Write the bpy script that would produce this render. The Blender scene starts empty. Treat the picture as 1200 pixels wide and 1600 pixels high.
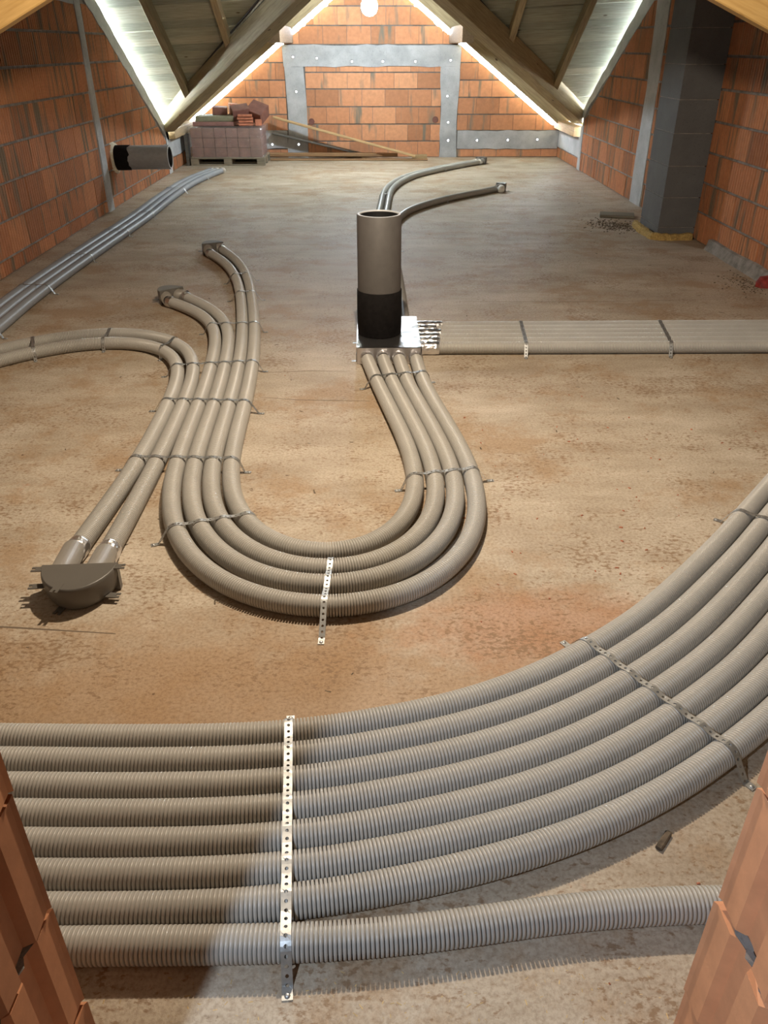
import bpy, math, random
import numpy as np
from mathutils import Vector, Matrix
R = random.Random(7)
scene = bpy.context.scene
COL = scene.collection
PI = math.pi

# ------------------------------------------------------------------ camera
cam_d = bpy.data.cameras.new('camera')
cam = bpy.data.objects.new('camera', cam_d)
COL.objects.link(cam)
cam.location = (0, 0, 1.6)
cam.rotation_euler = (math.radians(90 - 30.5), 0, math.radians(-0.799))
cam_d.sensor_fit = 'VERTICAL'
cam_d.sensor_height = 36.0
cam_d.lens = 36.0 * 1236 / 1600
cam_d.clip_start = 0.02
scene.camera = cam

# ------------------------------------------------------------------ light and exposure
scene.view_settings.view_transform = 'Standard'
scene.view_settings.look = 'None'
scene.view_settings.gamma = 1
scene.view_settings.use_curve_mapping = False
scene.view_settings.exposure = 1.0
scene.cycles.use_denoising = True
scene.cycles.max_bounces = 8
scene.cycles.diffuse_bounces = 5

world = bpy.data.worlds.new('overcast_sky')
scene.world = world
world.use_nodes = True
bg = world.node_tree.nodes['Background']
bg.inputs['Color'].default_value = (0.82, 0.92, 1.0, 1)
bg.inputs['Strength'].default_value = 38.0

def point_light(name, loc, power, colour, radius):
    d = bpy.data.lights.new(name, 'POINT')
    d.energy = power; d.color = colour; d.shadow_soft_size = radius
    o = bpy.data.objects.new(name, d)
    o.location = loc
    COL.objects.link(o)
    return o
# the warm bulb hanging in the middle of the attic, above the frame
point_light('warm_attic_bulb', (0.0, 3.05, 2.42), 150, (1.0, 0.83, 0.63), 0.04)
# the cool torch beside the photographer, shining down through the doorway
d = bpy.data.lights.new('cool_torch', 'SPOT')
d.energy = 50; d.color = (0.69, 0.83, 1.0); d.shadow_soft_size = 0.02
d.spot_size = math.radians(112); d.spot_blend = 0.75
torch = bpy.data.objects.new('cool_torch', d)
torch.location = (-0.66, -0.05, 1.75)
torch.rotation_euler = (Vector((0.55, 1.25, 0.0)) - torch.location).to_track_quat('-Z', 'Y').to_euler()
COL.objects.link(torch)
BULB_STRENGTH = 245.0

# ------------------------------------------------------------------ materials
def new_mat(name):
    m = bpy.data.materials.new(name)
    m.use_nodes = True
    nt = m.node_tree
    return m, nt, nt.nodes['Principled BSDF']

def nd(nt, t, **kw):
    n = nt.nodes.new(t)
    for k, v in kw.items():
        if k in n.inputs: n.inputs[k].default_value = v
        else: setattr(n, k, v)
    return n

def ramp(nt, stops):
    n = nt.nodes.new('ShaderNodeValToRGB')
    e = n.color_ramp.elements
    while len(e) < len(stops): e.new(0.5)
    for s, (p, c) in zip(e, stops):
        s.position = p
        s.color = (*c, 1) if len(c) == 3 else c
    return n

def coords(nt, scale=(1, 1, 1), kind='Object', shift=False):
    tc = nd(nt, 'ShaderNodeTexCoord')
    mp = nd(nt, 'ShaderNodeMapping')
    mp.inputs['Scale'].default_value = scale
    nt.links.new(tc.outputs[kind], mp.inputs['Vector'])
    if shift:                                     # every copy gets its own piece of the grain
        oi = nd(nt, 'ShaderNodeObjectInfo')
        mu = nd(nt, 'ShaderNodeMath', operation='MULTIPLY'); mu.inputs[1].default_value = 37.0
        nt.links.new(oi.outputs['Random'], mu.inputs[0])
        cx = nd(nt, 'ShaderNodeCombineXYZ')
        for i in range(3): nt.links.new(mu.outputs[0], cx.inputs[i])
        nt.links.new(cx.outputs[0], mp.inputs['Location'])
    return mp.outputs['Vector']

def noise(nt, vec, scale, detail=4, rough=0.55):
    n = nd(nt, 'ShaderNodeTexNoise')
    n.inputs['Scale'].default_value = scale
    n.inputs['Detail'].default_value = detail
    n.inputs['Roughness'].default_value = rough
    nt.links.new(vec, n.inputs['Vector'])
    return n.outputs['Fac']

def mix(nt, fac, a, b, mode='MIX'):
    n = nd(nt, 'ShaderNodeMix', data_type='RGBA', blend_type=mode)
    for sock, v in ((n.inputs[0], fac), (n.inputs[6], a), (n.inputs[7], b)):
        if hasattr(v, 'is_linked'): nt.links.new(v, sock)
        elif isinstance(v, (int, float)): sock.default_value = v
        else: sock.default_value = (*v, 1)
    return n.outputs[2]

def bump(nt, bsdf, h, strength=0.3, dist=0.01):
    b = nd(nt, 'ShaderNodeBump')
    b.inputs['Strength'].default_value = strength
    b.inputs['Distance'].default_value = dist
    nt.links.new(h, b.inputs['Height'])
    nt.links.new(b.outputs[0], bsdf.inputs['Normal'])

def mat_plain(name, c, rough=0.6, metal=0.0, var=0.0, scale=20, bmp=0.0, spec=None, shift=True):
    m, nt, p = new_mat(name)
    p.inputs['Roughness'].default_value = rough
    p.inputs['Metallic'].default_value = metal
    if spec is not None: p.inputs['Specular IOR Level'].default_value = spec
    v = coords(nt, shift=shift)
    f = noise(nt, v, scale)
    r = ramp(nt, [(0.3, tuple(x * (1 - var) for x in c)), (0.7, tuple(min(1, x * (1 + var)) for x in c))])
    nt.links.new(f, r.inputs[0])
    nt.links.new(r.outputs[0], p.inputs['Base Color'])
    if bmp: bump(nt, p, f, bmp, 0.01)
    return m

def mat_brick(name, base, dark_amount):
    m, nt, p = new_mat(name)
    p.inputs['Roughness'].default_value = 0.85
    v = coords(nt, (1, 1, 1), shift=True)
    vs = coords(nt, (6, 6, 0.8), shift=True)      # smears run upright
    oi = nd(nt, 'ShaderNodeObjectInfo')
    rr = ramp(nt, [(0.0, tuple(x * 0.70 for x in base)), (0.5, base), (1.0, (base[0] * 1.08, base[1] * 1.16, base[2] * 1.2))])
    nt.links.new(oi.outputs['Random'], rr.inputs[0])
    f1 = noise(nt, v, 18, 5)
    r1 = ramp(nt, [(0.3, (0.86, 0.86, 0.86)), (0.75, (1.08, 1.08, 1.08))])
    nt.links.new(f1, r1.inputs[0])
    c = mix(nt, 1.0, rr.outputs[0], r1.outputs[0], 'MULTIPLY')
    f2 = noise(nt, vs, 1.6, 3, 0.5)
    r2 = ramp(nt, [(dark_amount, (0, 0, 0)), (dark_amount + 0.13, (0.9, 0.9, 0.9))])
    nt.links.new(f2, r2.inputs[0])
    c = mix(nt, r2.outputs[0], c, (base[0] * 0.30, base[1] * 0.62, base[2] * 0.95))
    nt.links.new(c, p.inputs['Base Color'])
    bump(nt, p, f1, 0.35, 0.004)
    return m

def mat_concrete(name, c, dark=0.75, scale=6):
    m, nt, p = new_mat(name)
    p.inputs['Roughness'].default_value = 0.9
    v = coords(nt, kind='Object')
    f = noise(nt, v, scale, 6, 0.6)
    r = ramp(nt, [(0.32, tuple(x * dark for x in c)), (0.6, c), (0.8, tuple(x * 1.15 for x in c))])
    nt.links.new(f, r.inputs[0])
    f2 = noise(nt, v, scale * 12, 3)
    r2 = ramp(nt, [(0.25, (0.6, 0.6, 0.6)), (0.4, (1, 1, 1))])
    nt.links.new(f2, r2.inputs[0])
    nt.links.new(mix(nt, 1.0, r.outputs[0], r2.outputs[0], 'MULTIPLY'), p.inputs['Base Color'])
    bump(nt, p, f2, 0.35, 0.006)
    return m

def mat_wood(name, c1, c2, axis=(1, 12, 12), knots=True):
    m, nt, p = new_mat(name)
    p.inputs['Roughness'].default_value = 0.7
    v = coords(nt, axis, shift=True)
    f = noise(nt, v, 4, 5, 0.6)
    r = ramp(nt, [(0.3, c1), (0.7, c2)])
    nt.links.new(f, r.inputs[0])
    col = r.outputs[0]
    if knots:
        v2 = coords(nt, tuple(3.0 if a > 1 else 1.6 for a in axis), shift=True)
        vo = nd(nt, 'ShaderNodeTexVoronoi'); vo.inputs['Scale'].default_value = 1.6
        nt.links.new(v2, vo.inputs['Vector'])
        rk = ramp(nt, [(0.04, (0.28, 0.2, 0.14)), (0.085, (1, 1, 1))])
        nt.links.new(vo.outputs['Distance'], rk.inputs[0])
        col = mix(nt, 1.0, col, rk.outputs[0], 'MULTIPLY')
    oi = nd(nt, 'ShaderNodeObjectInfo')
    ro = ramp(nt, [(0, (0.66, 0.70, 0.68)), (1, (1.12, 1.09, 1.04))])
    nt.links.new(oi.outputs['Random'], ro.inputs[0])
    col = mix(nt, 1.0, col, ro.outputs[0], 'MULTIPLY')
    nt.links.new(col, p.inputs['Base Color'])
    bump(nt, p, f, 0.15, 0.003)
    return m

def mat_floor():
    m, nt, p = new_mat('dusty_screed')
    v = coords(nt, kind='Object')
    v2 = coords(nt, kind='Object', shift=True)
    # pale screed under a film of dust
    f = noise(nt, v, 1.5, 8, 0.6)
    r = ramp(nt, [(0.30, (0.385, 0.318, 0.245)), (0.50, (0.450, 0.386, 0.306)), (0.70, (0.530, 0.468, 0.386))])
    nt.links.new(f, r.inputs[0])
    vs = coords(nt, (0.7, 2.2, 1), kind='Object')
    fs = noise(nt, vs, 2.6, 7, 0.68)
    rs = ramp(nt, [(0.36, (0.84, 0.815, 0.78)), (0.64, (1.08, 1.09, 1.10))])
    nt.links.new(fs, rs.inputs[0])
    c = mix(nt, 1.0, r.outputs[0], rs.outputs[0], 'MULTIPLY')
    # trodden brown stains with ragged edges
    f3 = noise(nt, v2, 1.7, 10, 0.74)
    r3 = ramp(nt, [(0.50, (0, 0, 0)), (0.60, (0.62, 0.62, 0.62))])
    nt.links.new(f3, r3.inputs[0])
    c = mix(nt, r3.outputs[0], c, (0.335, 0.215, 0.115))
    # the strip before the doorway, walked brown, and a spill of brick dust beside the curved ducts
    def spot(cx, cy, rx, ry, soft, col, amount, c):
        mp = nd(nt, 'ShaderNodeMapping'); mp.inputs['Location'].default_value = (-cx / rx, -cy / ry, 0); mp.inputs['Scale'].default_value = (1 / rx, 1 / ry, 0)
        tcn = nd(nt, 'ShaderNodeTexCoord'); nt.links.new(tcn.outputs['Object'], mp.inputs['Vector'])
        ln = nd(nt, 'ShaderNodeVectorMath', operation='LENGTH'); nt.links.new(mp.outputs[0], ln.inputs[0])
        ma = nd(nt, 'ShaderNodeMath', operation='MULTIPLY_ADD'); ma.inputs[1].default_value = 1.9
        nt.links.new(noise(nt, v, 4.5, 9, 0.75), ma.inputs[0]); nt.links.new(ln.outputs['Value'], ma.inputs[2])
        rr = ramp(nt, [(0.0, (amount,) * 3), (0.5, (amount,) * 3), (0.5 + soft, (0, 0, 0))])
        hf = nd(nt, 'ShaderNodeMath', operation='MULTIPLY'); hf.inputs[1].default_value = 0.34
        nt.links.new(ma.outputs[0], hf.inputs[0]); nt.links.new(hf.outputs[0], rr.inputs[0])
        return mix(nt, rr.outputs[0], c, col)
    c = spot(-0.45, 1.62, 1.35, 0.42, 0.24, (0.34, 0.205, 0.100), 0.72, c)
    c = spot(0.55, 1.98, 0.50, 0.22, 0.20, (0.40, 0.19, 0.095), 0.55, c)
    # fine grain
    f4 = noise(nt, v, 90, 4, 0.7)
    r4 = ramp(nt, [(0.34, (0.66, 0.60, 0.54)), (0.58, (1.10, 1.10, 1.10))])
    nt.links.new(f4, r4.inputs[0])
    c = mix(nt, 0.7, c, r4.outputs[0], 'MULTIPLY')
    # curls of brown matter, thicker inside the stains
    f7 = noise(nt, coords(nt, (0.8, 1.25, 1), kind='Object'), 58, 5, 0.62)
    f8 = noise(nt, v2, 2.3, 8, 0.75)
    ad = nd(nt, 'ShaderNodeMath', operation='MULTIPLY_ADD'); ad.inputs[1].default_value = 0.85
    nt.links.new(f8, ad.inputs[0]); nt.links.new(f7, ad.inputs[2])
    sub = nd(nt, 'ShaderNodeMath', operation='SUBTRACT'); sub.inputs[1].default_value = 0.5
    nt.links.new(ad.outputs[0], sub.inputs[0])
    r7 = ramp(nt, [(0.485, (0, 0, 0)), (0.575, (0.75, 0.75, 0.75))])
    nt.links.new(sub.outputs[0], r7.inputs[0])
    c = mix(nt, r7.outputs[0], c, (0.215, 0.128, 0.066))
    # brick dust: red-orange patches
    f5 = noise(nt, v, 2.9, 9, 0.8)
    r5 = ramp(nt, [(0.635, (0, 0, 0)), (0.73, (0.85, 0.85, 0.85))])
    nt.links.new(f5, r5.inputs[0])
    c = mix(nt, r5.outputs[0], c, (0.40, 0.155, 0.065))
    # dark blots
    f6 = noise(nt, v2, 14, 6, 0.65)
    r6 = ramp(nt, [(0.685, (1, 1, 1)), (0.73, (0.38, 0.31, 0.25))])
    nt.links.new(f6, r6.inputs[0])
    c = mix(nt, 1.0, c, r6.outputs[0], 'MULTIPLY')
    nt.links.new(c, p.inputs['Base Color'])
    p.inputs['Roughness'].default_value = 0.62
    p.inputs['Specular IOR Level'].default_value = 0.35
    bump(nt, p, f4, 0.4, 0.003)
    return m

def mat_foil(name, tint=(0.80, 0.80, 0.81), scale=34, strength=0.45):
    m, nt, p = new_mat(name)
    p.inputs['Metallic'].default_value = 1.0
    p.inputs['Roughness'].default_value = 0.33
    p.inputs['Base Color'].default_value = (*tint, 1)
    v = coords(nt, shift=True)
    vo = nd(nt, 'ShaderNodeTexVoronoi'); vo.inputs['Scale'].default_value = scale
    nt.links.new(v, vo.inputs['Vector'])
    bump(nt, p, vo.outputs['Distance'], strength, 0.01)
    return m

def mat_film():
    m, nt, p = new_mat('stretch_film')
    out = nt.nodes['Material Output']
    tr = nd(nt, 'ShaderNodeBsdfTransparent')
    gl = nd(nt, 'ShaderNodeBsdfGlossy'); gl.inputs['Roughness'].default_value = 0.18
    df = nd(nt, 'ShaderNodeBsdfDiffuse'); df.inputs['Color'].default_value = (0.6, 0.55, 0.55, 1)
    v = coords(nt, (1, 1, 3))
    f = noise(nt, v, 9, 5)
    b = nd(nt, 'ShaderNodeBump'); b.inputs['Strength'].default_value = 0.8; b.inputs['Distance'].default_value = 0.02
    nt.links.new(f, b.inputs['Height'])
    nt.links.new(b.outputs[0], gl.inputs['Normal'])
    m1 = nd(nt, 'ShaderNodeMixShader'); m1.inputs[0].default_value = 0.4
    nt.links.new(gl.outputs[0], m1.inputs[1]); nt.links.new(df.outputs[0], m1.inputs[2])
    m2 = nd(nt, 'ShaderNodeMixShader'); m2.inputs[0].default_value = 0.26
    nt.links.new(tr.outputs[0], m2.inputs[1]); nt.links.new(m1.outputs[0], m2.inputs[2])
    nt.links.new(m2.outputs[0], out.inputs['Surface'])
    return m

def mat_emit(name, c, s):
    m, nt, p = new_mat(name)
    p.inputs['Base Color'].default_value = (*c, 1)
    p.inputs['Emission Color'].default_value = (*c, 1)
    p.inputs['Emission Strength'].default_value = s
    return m

M = dict(
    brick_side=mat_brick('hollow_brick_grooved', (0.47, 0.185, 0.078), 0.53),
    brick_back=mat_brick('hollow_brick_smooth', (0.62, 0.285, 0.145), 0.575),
    brick_jamb=mat_brick('hollow_brick_jamb', (0.64, 0.285, 0.14), 0.74),
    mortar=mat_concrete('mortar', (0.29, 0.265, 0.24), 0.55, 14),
    mortar_dark=mat_concrete('mortar_dark_grey', (0.20, 0.18, 0.165), 0.6, 9),  # darker grey mortar for the back wall joints and jamb crumbs
    concrete=mat_concrete('cast_concrete', (0.46, 0.47, 0.48), 0.72, 4),
    chimney=mat_concrete('chimney_block', (0.125, 0.128, 0.13), 0.85, 5),
    floor=mat_floor(),
    beam=mat_wood('treated_pine_beam', (0.27, 0.20, 0.11), (0.45, 0.36, 0.21), (1, 14, 14)),
    beam_yellow=mat_wood('yellow_pine_beam', (0.44, 0.27, 0.09), (0.60, 0.40, 0.16), (1, 14, 14)),
    board=mat_wood('roof_board_pine', (0.31, 0.30, 0.22), (0.48, 0.47, 0.37), (1, 12, 12)),
    plank=mat_wood('raw_plank', (0.36, 0.24, 0.12), (0.55, 0.38, 0.20), (1, 14, 14), False),
    purlin=mat_wood('brown_purlin', (0.17, 0.105, 0.062), (0.27, 0.175, 0.11), (1, 14, 14), False),
    plank_brown=mat_wood('brown_plank', (0.22, 0.125, 0.06), (0.33, 0.20, 0.10), (1, 14, 14), False),
    plank_dark=mat_wood('weathered_plank', (0.085, 0.08, 0.072), (0.15, 0.135, 0.12), (1, 14, 14), False),
    sheathing=mat_plain('roof_membrane', (0.05, 0.048, 0.042), 0.9),
    duct=mat_plain('grey_duct_plastic', (0.41, 0.395, 0.365), 0.36, var=0.05, scale=7),
    duct_blue=mat_plain('blue_grey_duct_plastic', (0.29, 0.305, 0.33), 0.42, var=0.05, scale=7),
    box_grey=mat_plain('dark_grey_plastic', (0.115, 0.107, 0.095), 0.4, var=0.06, scale=5),
    spigot=mat_plain('mid_grey_plastic', (0.27, 0.25, 0.22), 0.38, var=0.04, scale=5),
    pipe_lit=mat_plain('grey_foam_pipe_lit', (0.26, 0.26, 0.265), 0.6, var=0.08, scale=25, bmp=0.08),  # paler copy of the same pipe grey, bulb light put into the colour
    pipe=mat_plain('grey_foam_pipe', (0.092, 0.086, 0.083), 0.6, var=0.08, scale=25, bmp=0.08),
    black=mat_plain('black_foam', (0.008, 0.007, 0.007), 0.85, var=0.3, scale=40, bmp=0.1, spec=0.12),
    hollow=mat_plain('dark_pipe_lining', (0.012, 0.012, 0.013), 0.5),
    rim=mat_plain('cut_pipe_edge', (0.55, 0.56, 0.57), 0.5),
    foil=mat_foil('silver_foil_tape'),
    foil_sheet=mat_foil('silver_foil_wrap', (0.66, 0.65, 0.67), 9, 0.5),
    zinc=mat_plain('galvanised_steel', (0.46, 0.47, 0.47), 0.48, 0.9, 0.12, 90),
    white=mat_plain('white_plastic', (0.75, 0.74, 0.70), 0.5),
    foam=mat_plain('expanding_foam', (0.66, 0.60, 0.46), 0.8, var=0.15, scale=40, bmp=0.5),
    wool=mat_plain('yellow_wool', (0.42, 0.29, 0.10), 0.95, var=0.35, scale=60, bmp=0.8),
    tile=mat_plain('clay_tile', (0.185, 0.078, 0.058), 0.75, var=0.2, scale=14),
    tile_light=mat_plain('orange_clay', (0.42, 0.15, 0.08), 0.8, var=0.2, scale=20),
    tile_wrapped=mat_plain('brown_clay_tile', (0.235, 0.118, 0.10), 0.7, var=0.2, scale=9),
    board_reflection=mat_plain('board_green_reflection', (0.20, 0.19, 0.12), 0.8, var=0.15, scale=12),  # green reflection on the board put into its base colour
    pallet=mat_wood('pallet_wood', (0.20, 0.17, 0.13), (0.34, 0.29, 0.22), (1, 14, 14), False),
    film=mat_film(),
    red=mat_plain('red_cloth', (0.22, 0.018, 0.012), 0.7, var=0.4, scale=30, bmp=0.5),
    chip=mat_plain('wood_chip', (0.50, 0.36, 0.17), 0.8, var=0.3, scale=50),
    chip_dark=mat_plain('dark_rubble', (0.12, 0.09, 0.06), 0.9, var=0.5, scale=50),
    crack=mat_plain('dark_joint', (0.16, 0.12, 0.085), 0.9),
    cord=mat_plain('black_cord', (0.02, 0.02, 0.02), 0.6),
    bulb=mat_emit('glowing_bulb', (0.80, 0.91, 1.0), BULB_STRENGTH),
    stamp=mat_plain('faded_stamp', (0.115, 0.115, 0.118), 0.9),
)

# ------------------------------------------------------------------ mesh helpers
def mesh(name, verts, faces, mats, smooth=False, mi=None):
    me = bpy.data.meshes.new(name)
    me.from_pydata([tuple(v) for v in verts], [], faces)
    for m in (mats if isinstance(mats, (list, tuple)) else [mats]): me.materials.append(m)
    if mi is not None: me.polygons.foreach_set('material_index', mi)
    if smooth: me.polygons.foreach_set('use_smooth', [True] * len(me.polygons))
    me.update()
    return me

def quad_mesh(name, V, F, mat, smooth=True):
    """fast path: V (n,3) array, F (m,4) int array"""
    me = bpy.data.meshes.new(name)
    me.vertices.add(len(V)); me.vertices.foreach_set('co', V.astype(np.float32).ravel())
    me.loops.add(F.size); me.loops.foreach_set('vertex_index', F.astype(np.int32).ravel())
    me.polygons.add(len(F)); me.polygons.foreach_set('loop_start', np.arange(0, F.size, 4, dtype=np.int32))
    me.polygons.foreach_set('use_smooth', np.full(len(F), smooth))
    me.materials.append(mat)
    me.update(calc_edges=True); me.validate()
    return me

def obj(name, me, parent=None, loc=None, rot=None):
    o = bpy.data.objects.new(name, me)
    COL.objects.link(o)
    if parent is not None: o.parent = parent
    if loc is not None: o.location = loc
    if rot is not None: o.rotation_euler = rot
    return o

def thing(o, label, cat, group=None):
    o['label'] = label; o['category'] = cat
    if group: o['group'] = group
    return o

def empty(name, loc=(0, 0, 0), rotz=0.0):
    o = bpy.data.objects.new(name, None)
    o.empty_display_size = 0.05
    COL.objects.link(o); o.location = loc; o.rotation_euler = (0, 0, rotz)
    return o

def structure(o):
    o['kind'] = 'structure'
    return o

class MB:
    """collects simple solids into one mesh"""
    def __init__(s): s.v = []; s.f = []
    def add(s, v, f):
        n = len(s.v); s.v += [tuple(p) for p in v]; s.f += [tuple(i + n for i in q) for q in f]
        return s
    def box(s, x0, x1, y0, y1, z0, z1, bev=0.0):
        if bev <= 0:
            return s.add([(x0, y0, z0), (x1, y0, z0), (x1, y1, z0), (x0, y1, z0), (x0, y0, z1), (x1, y0, z1), (x1, y1, z1), (x0, y1, z1)],
                         [(0, 3, 2, 1), (4, 5, 6, 7), (0, 1, 5, 4), (1, 2, 6, 5), (2, 3, 7, 6), (3, 0, 4, 7)])
        b = bev                                   # octagonal section along the longest axis
        L = (x1 - x0, y1 - y0, z1 - z0); a = L.index(max(L))
        lo = (x0, y0, z0); hi = (x1, y1, z1)
        i, j = [k for k in range(3) if k != a]
        sec = [(lo[i] + b, lo[j]), (hi[i] - b, lo[j]), (hi[i], lo[j] + b), (hi[i], hi[j] - b), (hi[i] - b, hi[j]), (lo[i] + b, hi[j]), (lo[i], hi[j] - b), (lo[i], lo[j] + b)]
        V = []
        for e in (lo[a], hi[a]):
            for p, q in sec:
                c = [0, 0, 0]; c[a] = e; c[i] = p; c[j] = q; V.append(tuple(c))
        F = [(k, (k + 1) % 8, 8 + (k + 1) % 8, 8 + k) for k in range(8)] + [tuple(range(7, -1, -1)), tuple(range(8, 16))]
        return s.add(V, F)
    def prism(s, poly, org, U, V, N, d0, d1):
        """polygon in the plane (U,V) through org pushed from d0 to d1 along N"""
        n = len(poly)
        a = [org + U * p[0] + V * p[1] + N * d0 for p in poly]
        b = [org + U * p[0] + V * p[1] + N * d1 for p in poly]
        return s.add(a + b, [tuple(range(n - 1, -1, -1)), tuple(range(n, 2 * n))] + [(k, (k + 1) % n, n + (k + 1) % n, n + k) for k in range(n)])
    def lathe(s, prof, seg=24, org=(0, 0, 0), close=False):
        V = []; n = len(prof)
        for k in range(seg):
            a = 2 * PI * k / seg
            for r, z in prof: V.append((org[0] + r * math.cos(a), org[1] + r * math.sin(a), org[2] + z))
        F = []
        for k in range(seg):
            k2 = (k + 1) % seg
            for i in range(n - 1): F.append((k * n + i, k2 * n + i, k2 * n + i + 1, k * n + i + 1))
        return s.add(V, F)
    def mesh(s, name, mats, smooth=False): return mesh(name, s.v, s.f, mats, smooth)

def bar(p, q, w, h, up=Vector((0, 0, 1)), bev=0.006, cut0=None):
    """a squared timber from p to q in its own frame: returns (mesh builder, matrix)"""
    p = Vector(p); q = Vector(q); d = q - p; L = d.length
    x = d.normalized(); y = up.cross(x).normalized(); z = x.cross(y)
    mb = MB().box(0, L, -w / 2, w / 2, -h / 2, h / 2, bev)
    mt = Matrix((x, y, z)).transposed().to_4x4(); mt.translation = p
    return mb, mt

def timber(name, p, q, w, h, mat, parent=None, up=Vector((0, 0, 1))):
    mb, mt = bar(p, q, w, h, up)
    o = obj(name, mb.mesh(name, mat), parent)
    o.matrix_world = mt
    return o

def clip(poly, a, b, c):
    """keep a*u+b*v <= c"""
    out = []
    for i in range(len(poly)):
        p, q = poly[i], poly[(i + 1) % len(poly)]
        dp = a * p[0] + b * p[1] - c; dq = a * q[0] + b * q[1] - c
        if dp <= 0: out.append(p)
        if (dp < 0 < dq) or (dq < 0 < dp):
            t = dp / (dp - dq); out.append((p[0] + t * (q[0] - p[0]), p[1] + t * (q[1] - p[1])))
    return out

def area(p): return 0.5 * abs(sum(p[i][0] * p[(i + 1) % len(p)][1] - p[(i + 1) % len(p)][0] * p[i][1] for i in range(len(p))))

UZ = Vector((0, 0, 1))
def brick_solid(poly, U, N, w, ribs, depth, u_off=0.0):
    mb = MB(); O = Vector((0, 0, 0))
    mb.prism(poly, O, U, UZ, N, -0.03, depth)
    if ribs:
        pw = w / ribs
        for k in range(ribs):
            a = k * pw + 0.005 - u_off; b = (k + 1) * pw - 0.005 - u_off
            q = clip(clip(poly, -1, 0, -a), 1, 0, b)
            if len(q) > 2 and area(q) > 1e-5: mb.prism(q, O, U, UZ, N, depth, depth + 0.010)
    return mb

def lay_bricks(wall, org, U, N, u0, u1, rows, w, gap, cells, mat, ribs, depth=0.012, seed=1, bed=0.009):
    """lays a running bond over the cells (lists of half planes); pieces are children of the wall"""
    rnd = random.Random(seed); shared = {}
    for k, (v0, v1) in enumerate(rows):
        u = u0 - (0.5 * w if k % 2 else 0.12 * w) - rnd.random() * 0.05
        while u < u1:
            a, b, c, d = u + gap, u + w, v0 + bed, v1 - bed
            for cell in cells:
                poly = [(a, c), (b, c), (b, d), (a, d)]
                for h in cell:
                    poly = clip(poly, *h)
                    if len(poly) < 3: break
                if len(poly) < 3 or area(poly) < 0.0025: continue
                full = abs(area(poly) - (b - a) * (d - c)) < 1e-7
                au = min(p[0] for p in poly); av = min(p[1] for p in poly)
                loc = [(p[0] - au, p[1] - av) for p in poly]
                key = (round(d - c, 4),)
                dd = depth
                if full:
                    if key not in shared: shared[key] = brick_solid(loc, U, N, b - a, ribs, dd).mesh('brick', mat)
                    me = shared[key]
                else: me = brick_solid(loc, U, N, b - a, ribs, dd, au - a).mesh('brick', mat)
                o = obj('brick', me, wall)
                o.location = org + U * au + UZ * av + N * (rnd.random() * 0.006 - 0.003)
            u += w

def cell_box(u0, u1, v0, v1, *extra): return [(-1, 0, -u0), (1, 0, u1), (0, -1, -v0), (0, 1, v1), *extra]

# ------------------------------------------------------------------ the room
XL, XR, YB = -2.95, 3.10, 14.40
def zr(x, y): return 0.567 * (12.8 - y) + 0.052 * (x + 2.95) + 0.575      # underside of the main roof boards
def zw(x): return 0.757 + 0.73 * (2.93 - abs(x))                        # underside of the wing roof boards
def top_l(y): return 0.557 + 0.579 * (12.574 - y)                       # sloping tops of the gable walls
def top_r(y): return 0.691 + 0.556 * (13.056 - y)
def top_b(x): return 0.505 + 0.73 * (2.93 - abs(x))
CEIL = 2.62
V = Vector

mb = MB().box(-4.2, 4.4, -2.2, 14.55, -0.12, 0.0)
floor = structure(obj('floor', mb.mesh('floor', M['floor'])))
# hairline joints and cracks in the screed
for pts in ([(-0.585, 4.29), (-0.36, 4.31), (-0.15, 4.30)], [(-0.60, 3.92), (-0.40, 3.88), (-0.02, 3.86)], [(-1.42, 2.03), (-1.15, 2.005), (-0.82, 1.97)],
            [(2.05, 3.98), (2.18, 3.93), (2.24, 4.02), (2.42, 4.10)], [(-1.7, 7.62), (-0.9, 7.66), (-0.1, 7.64)], [(0.6, 5.72), (1.6, 5.70), (2.6, 5.76)]):
    Vv, F = [], []
    for k, (x, y) in enumerate(pts):
        w = 0.004 if 0 < k < len(pts) - 1 else 0.0015
        Vv += [(x, y - w, 0.0006), (x, y + w, 0.0006)]
    F = [(2 * k, 2 * k + 2, 2 * k + 3, 2 * k + 1) for k in range(len(pts) - 1)]
    obj('screed_crack', mesh('screed_crack', Vv, F, M['crack']), floor)

mb = MB()
P = [(0.6, 0), (14.55, 0), (14.55, 0.44), (12.66, 0.44), (12.66, top_l(12.66)), (9.02, top_l(9.02)), (9.02, CEIL), (0.6, CEIL)]
P2 = [(0.6, 0), (12.66, 0), (12.66, top_l(12.66)), (9.02, top_l(9.02)), (9.02, CEIL), (0.6, CEIL)]
mb.prism(P2, V((XL, 0, 0)), V((0, 1, 0)), UZ, V((1, 0, 0)), -0.14, 0.0)
mb.prism([(12.66, 0), (14.54, 0), (14.54, 0.43), (12.66, 0.43)], V((XL, 0, 0)), V((0, 1, 0)), UZ, V((1, 0, 0)), -0.14, 0.0)
wall_left = structure(obj('wall_left', mb.mesh('wall_left', M['mortar'])))
mb = MB()
mb.prism([(0.6, 0), (12.86, 0), (12.86, top_r(12.86)), (9.6, top_r(9.6)), (9.6, CEIL), (0.6, CEIL)], V((XR, 0, 0)), V((0, 1, 0)), UZ, V((-1, 0, 0)), -0.14, 0.0)
mb.prism([(12.86, 0), (14.54, 0), (14.54, 0.43), (12.86, 0.43)], V((XR, 0, 0)), V((0, 1, 0)), UZ, V((-1, 0, 0)), -0.14, 0.0)
wall_right = structure(obj('wall_right', mb.mesh('wall_right', M['mortar'])))
mb = MB()
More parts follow.
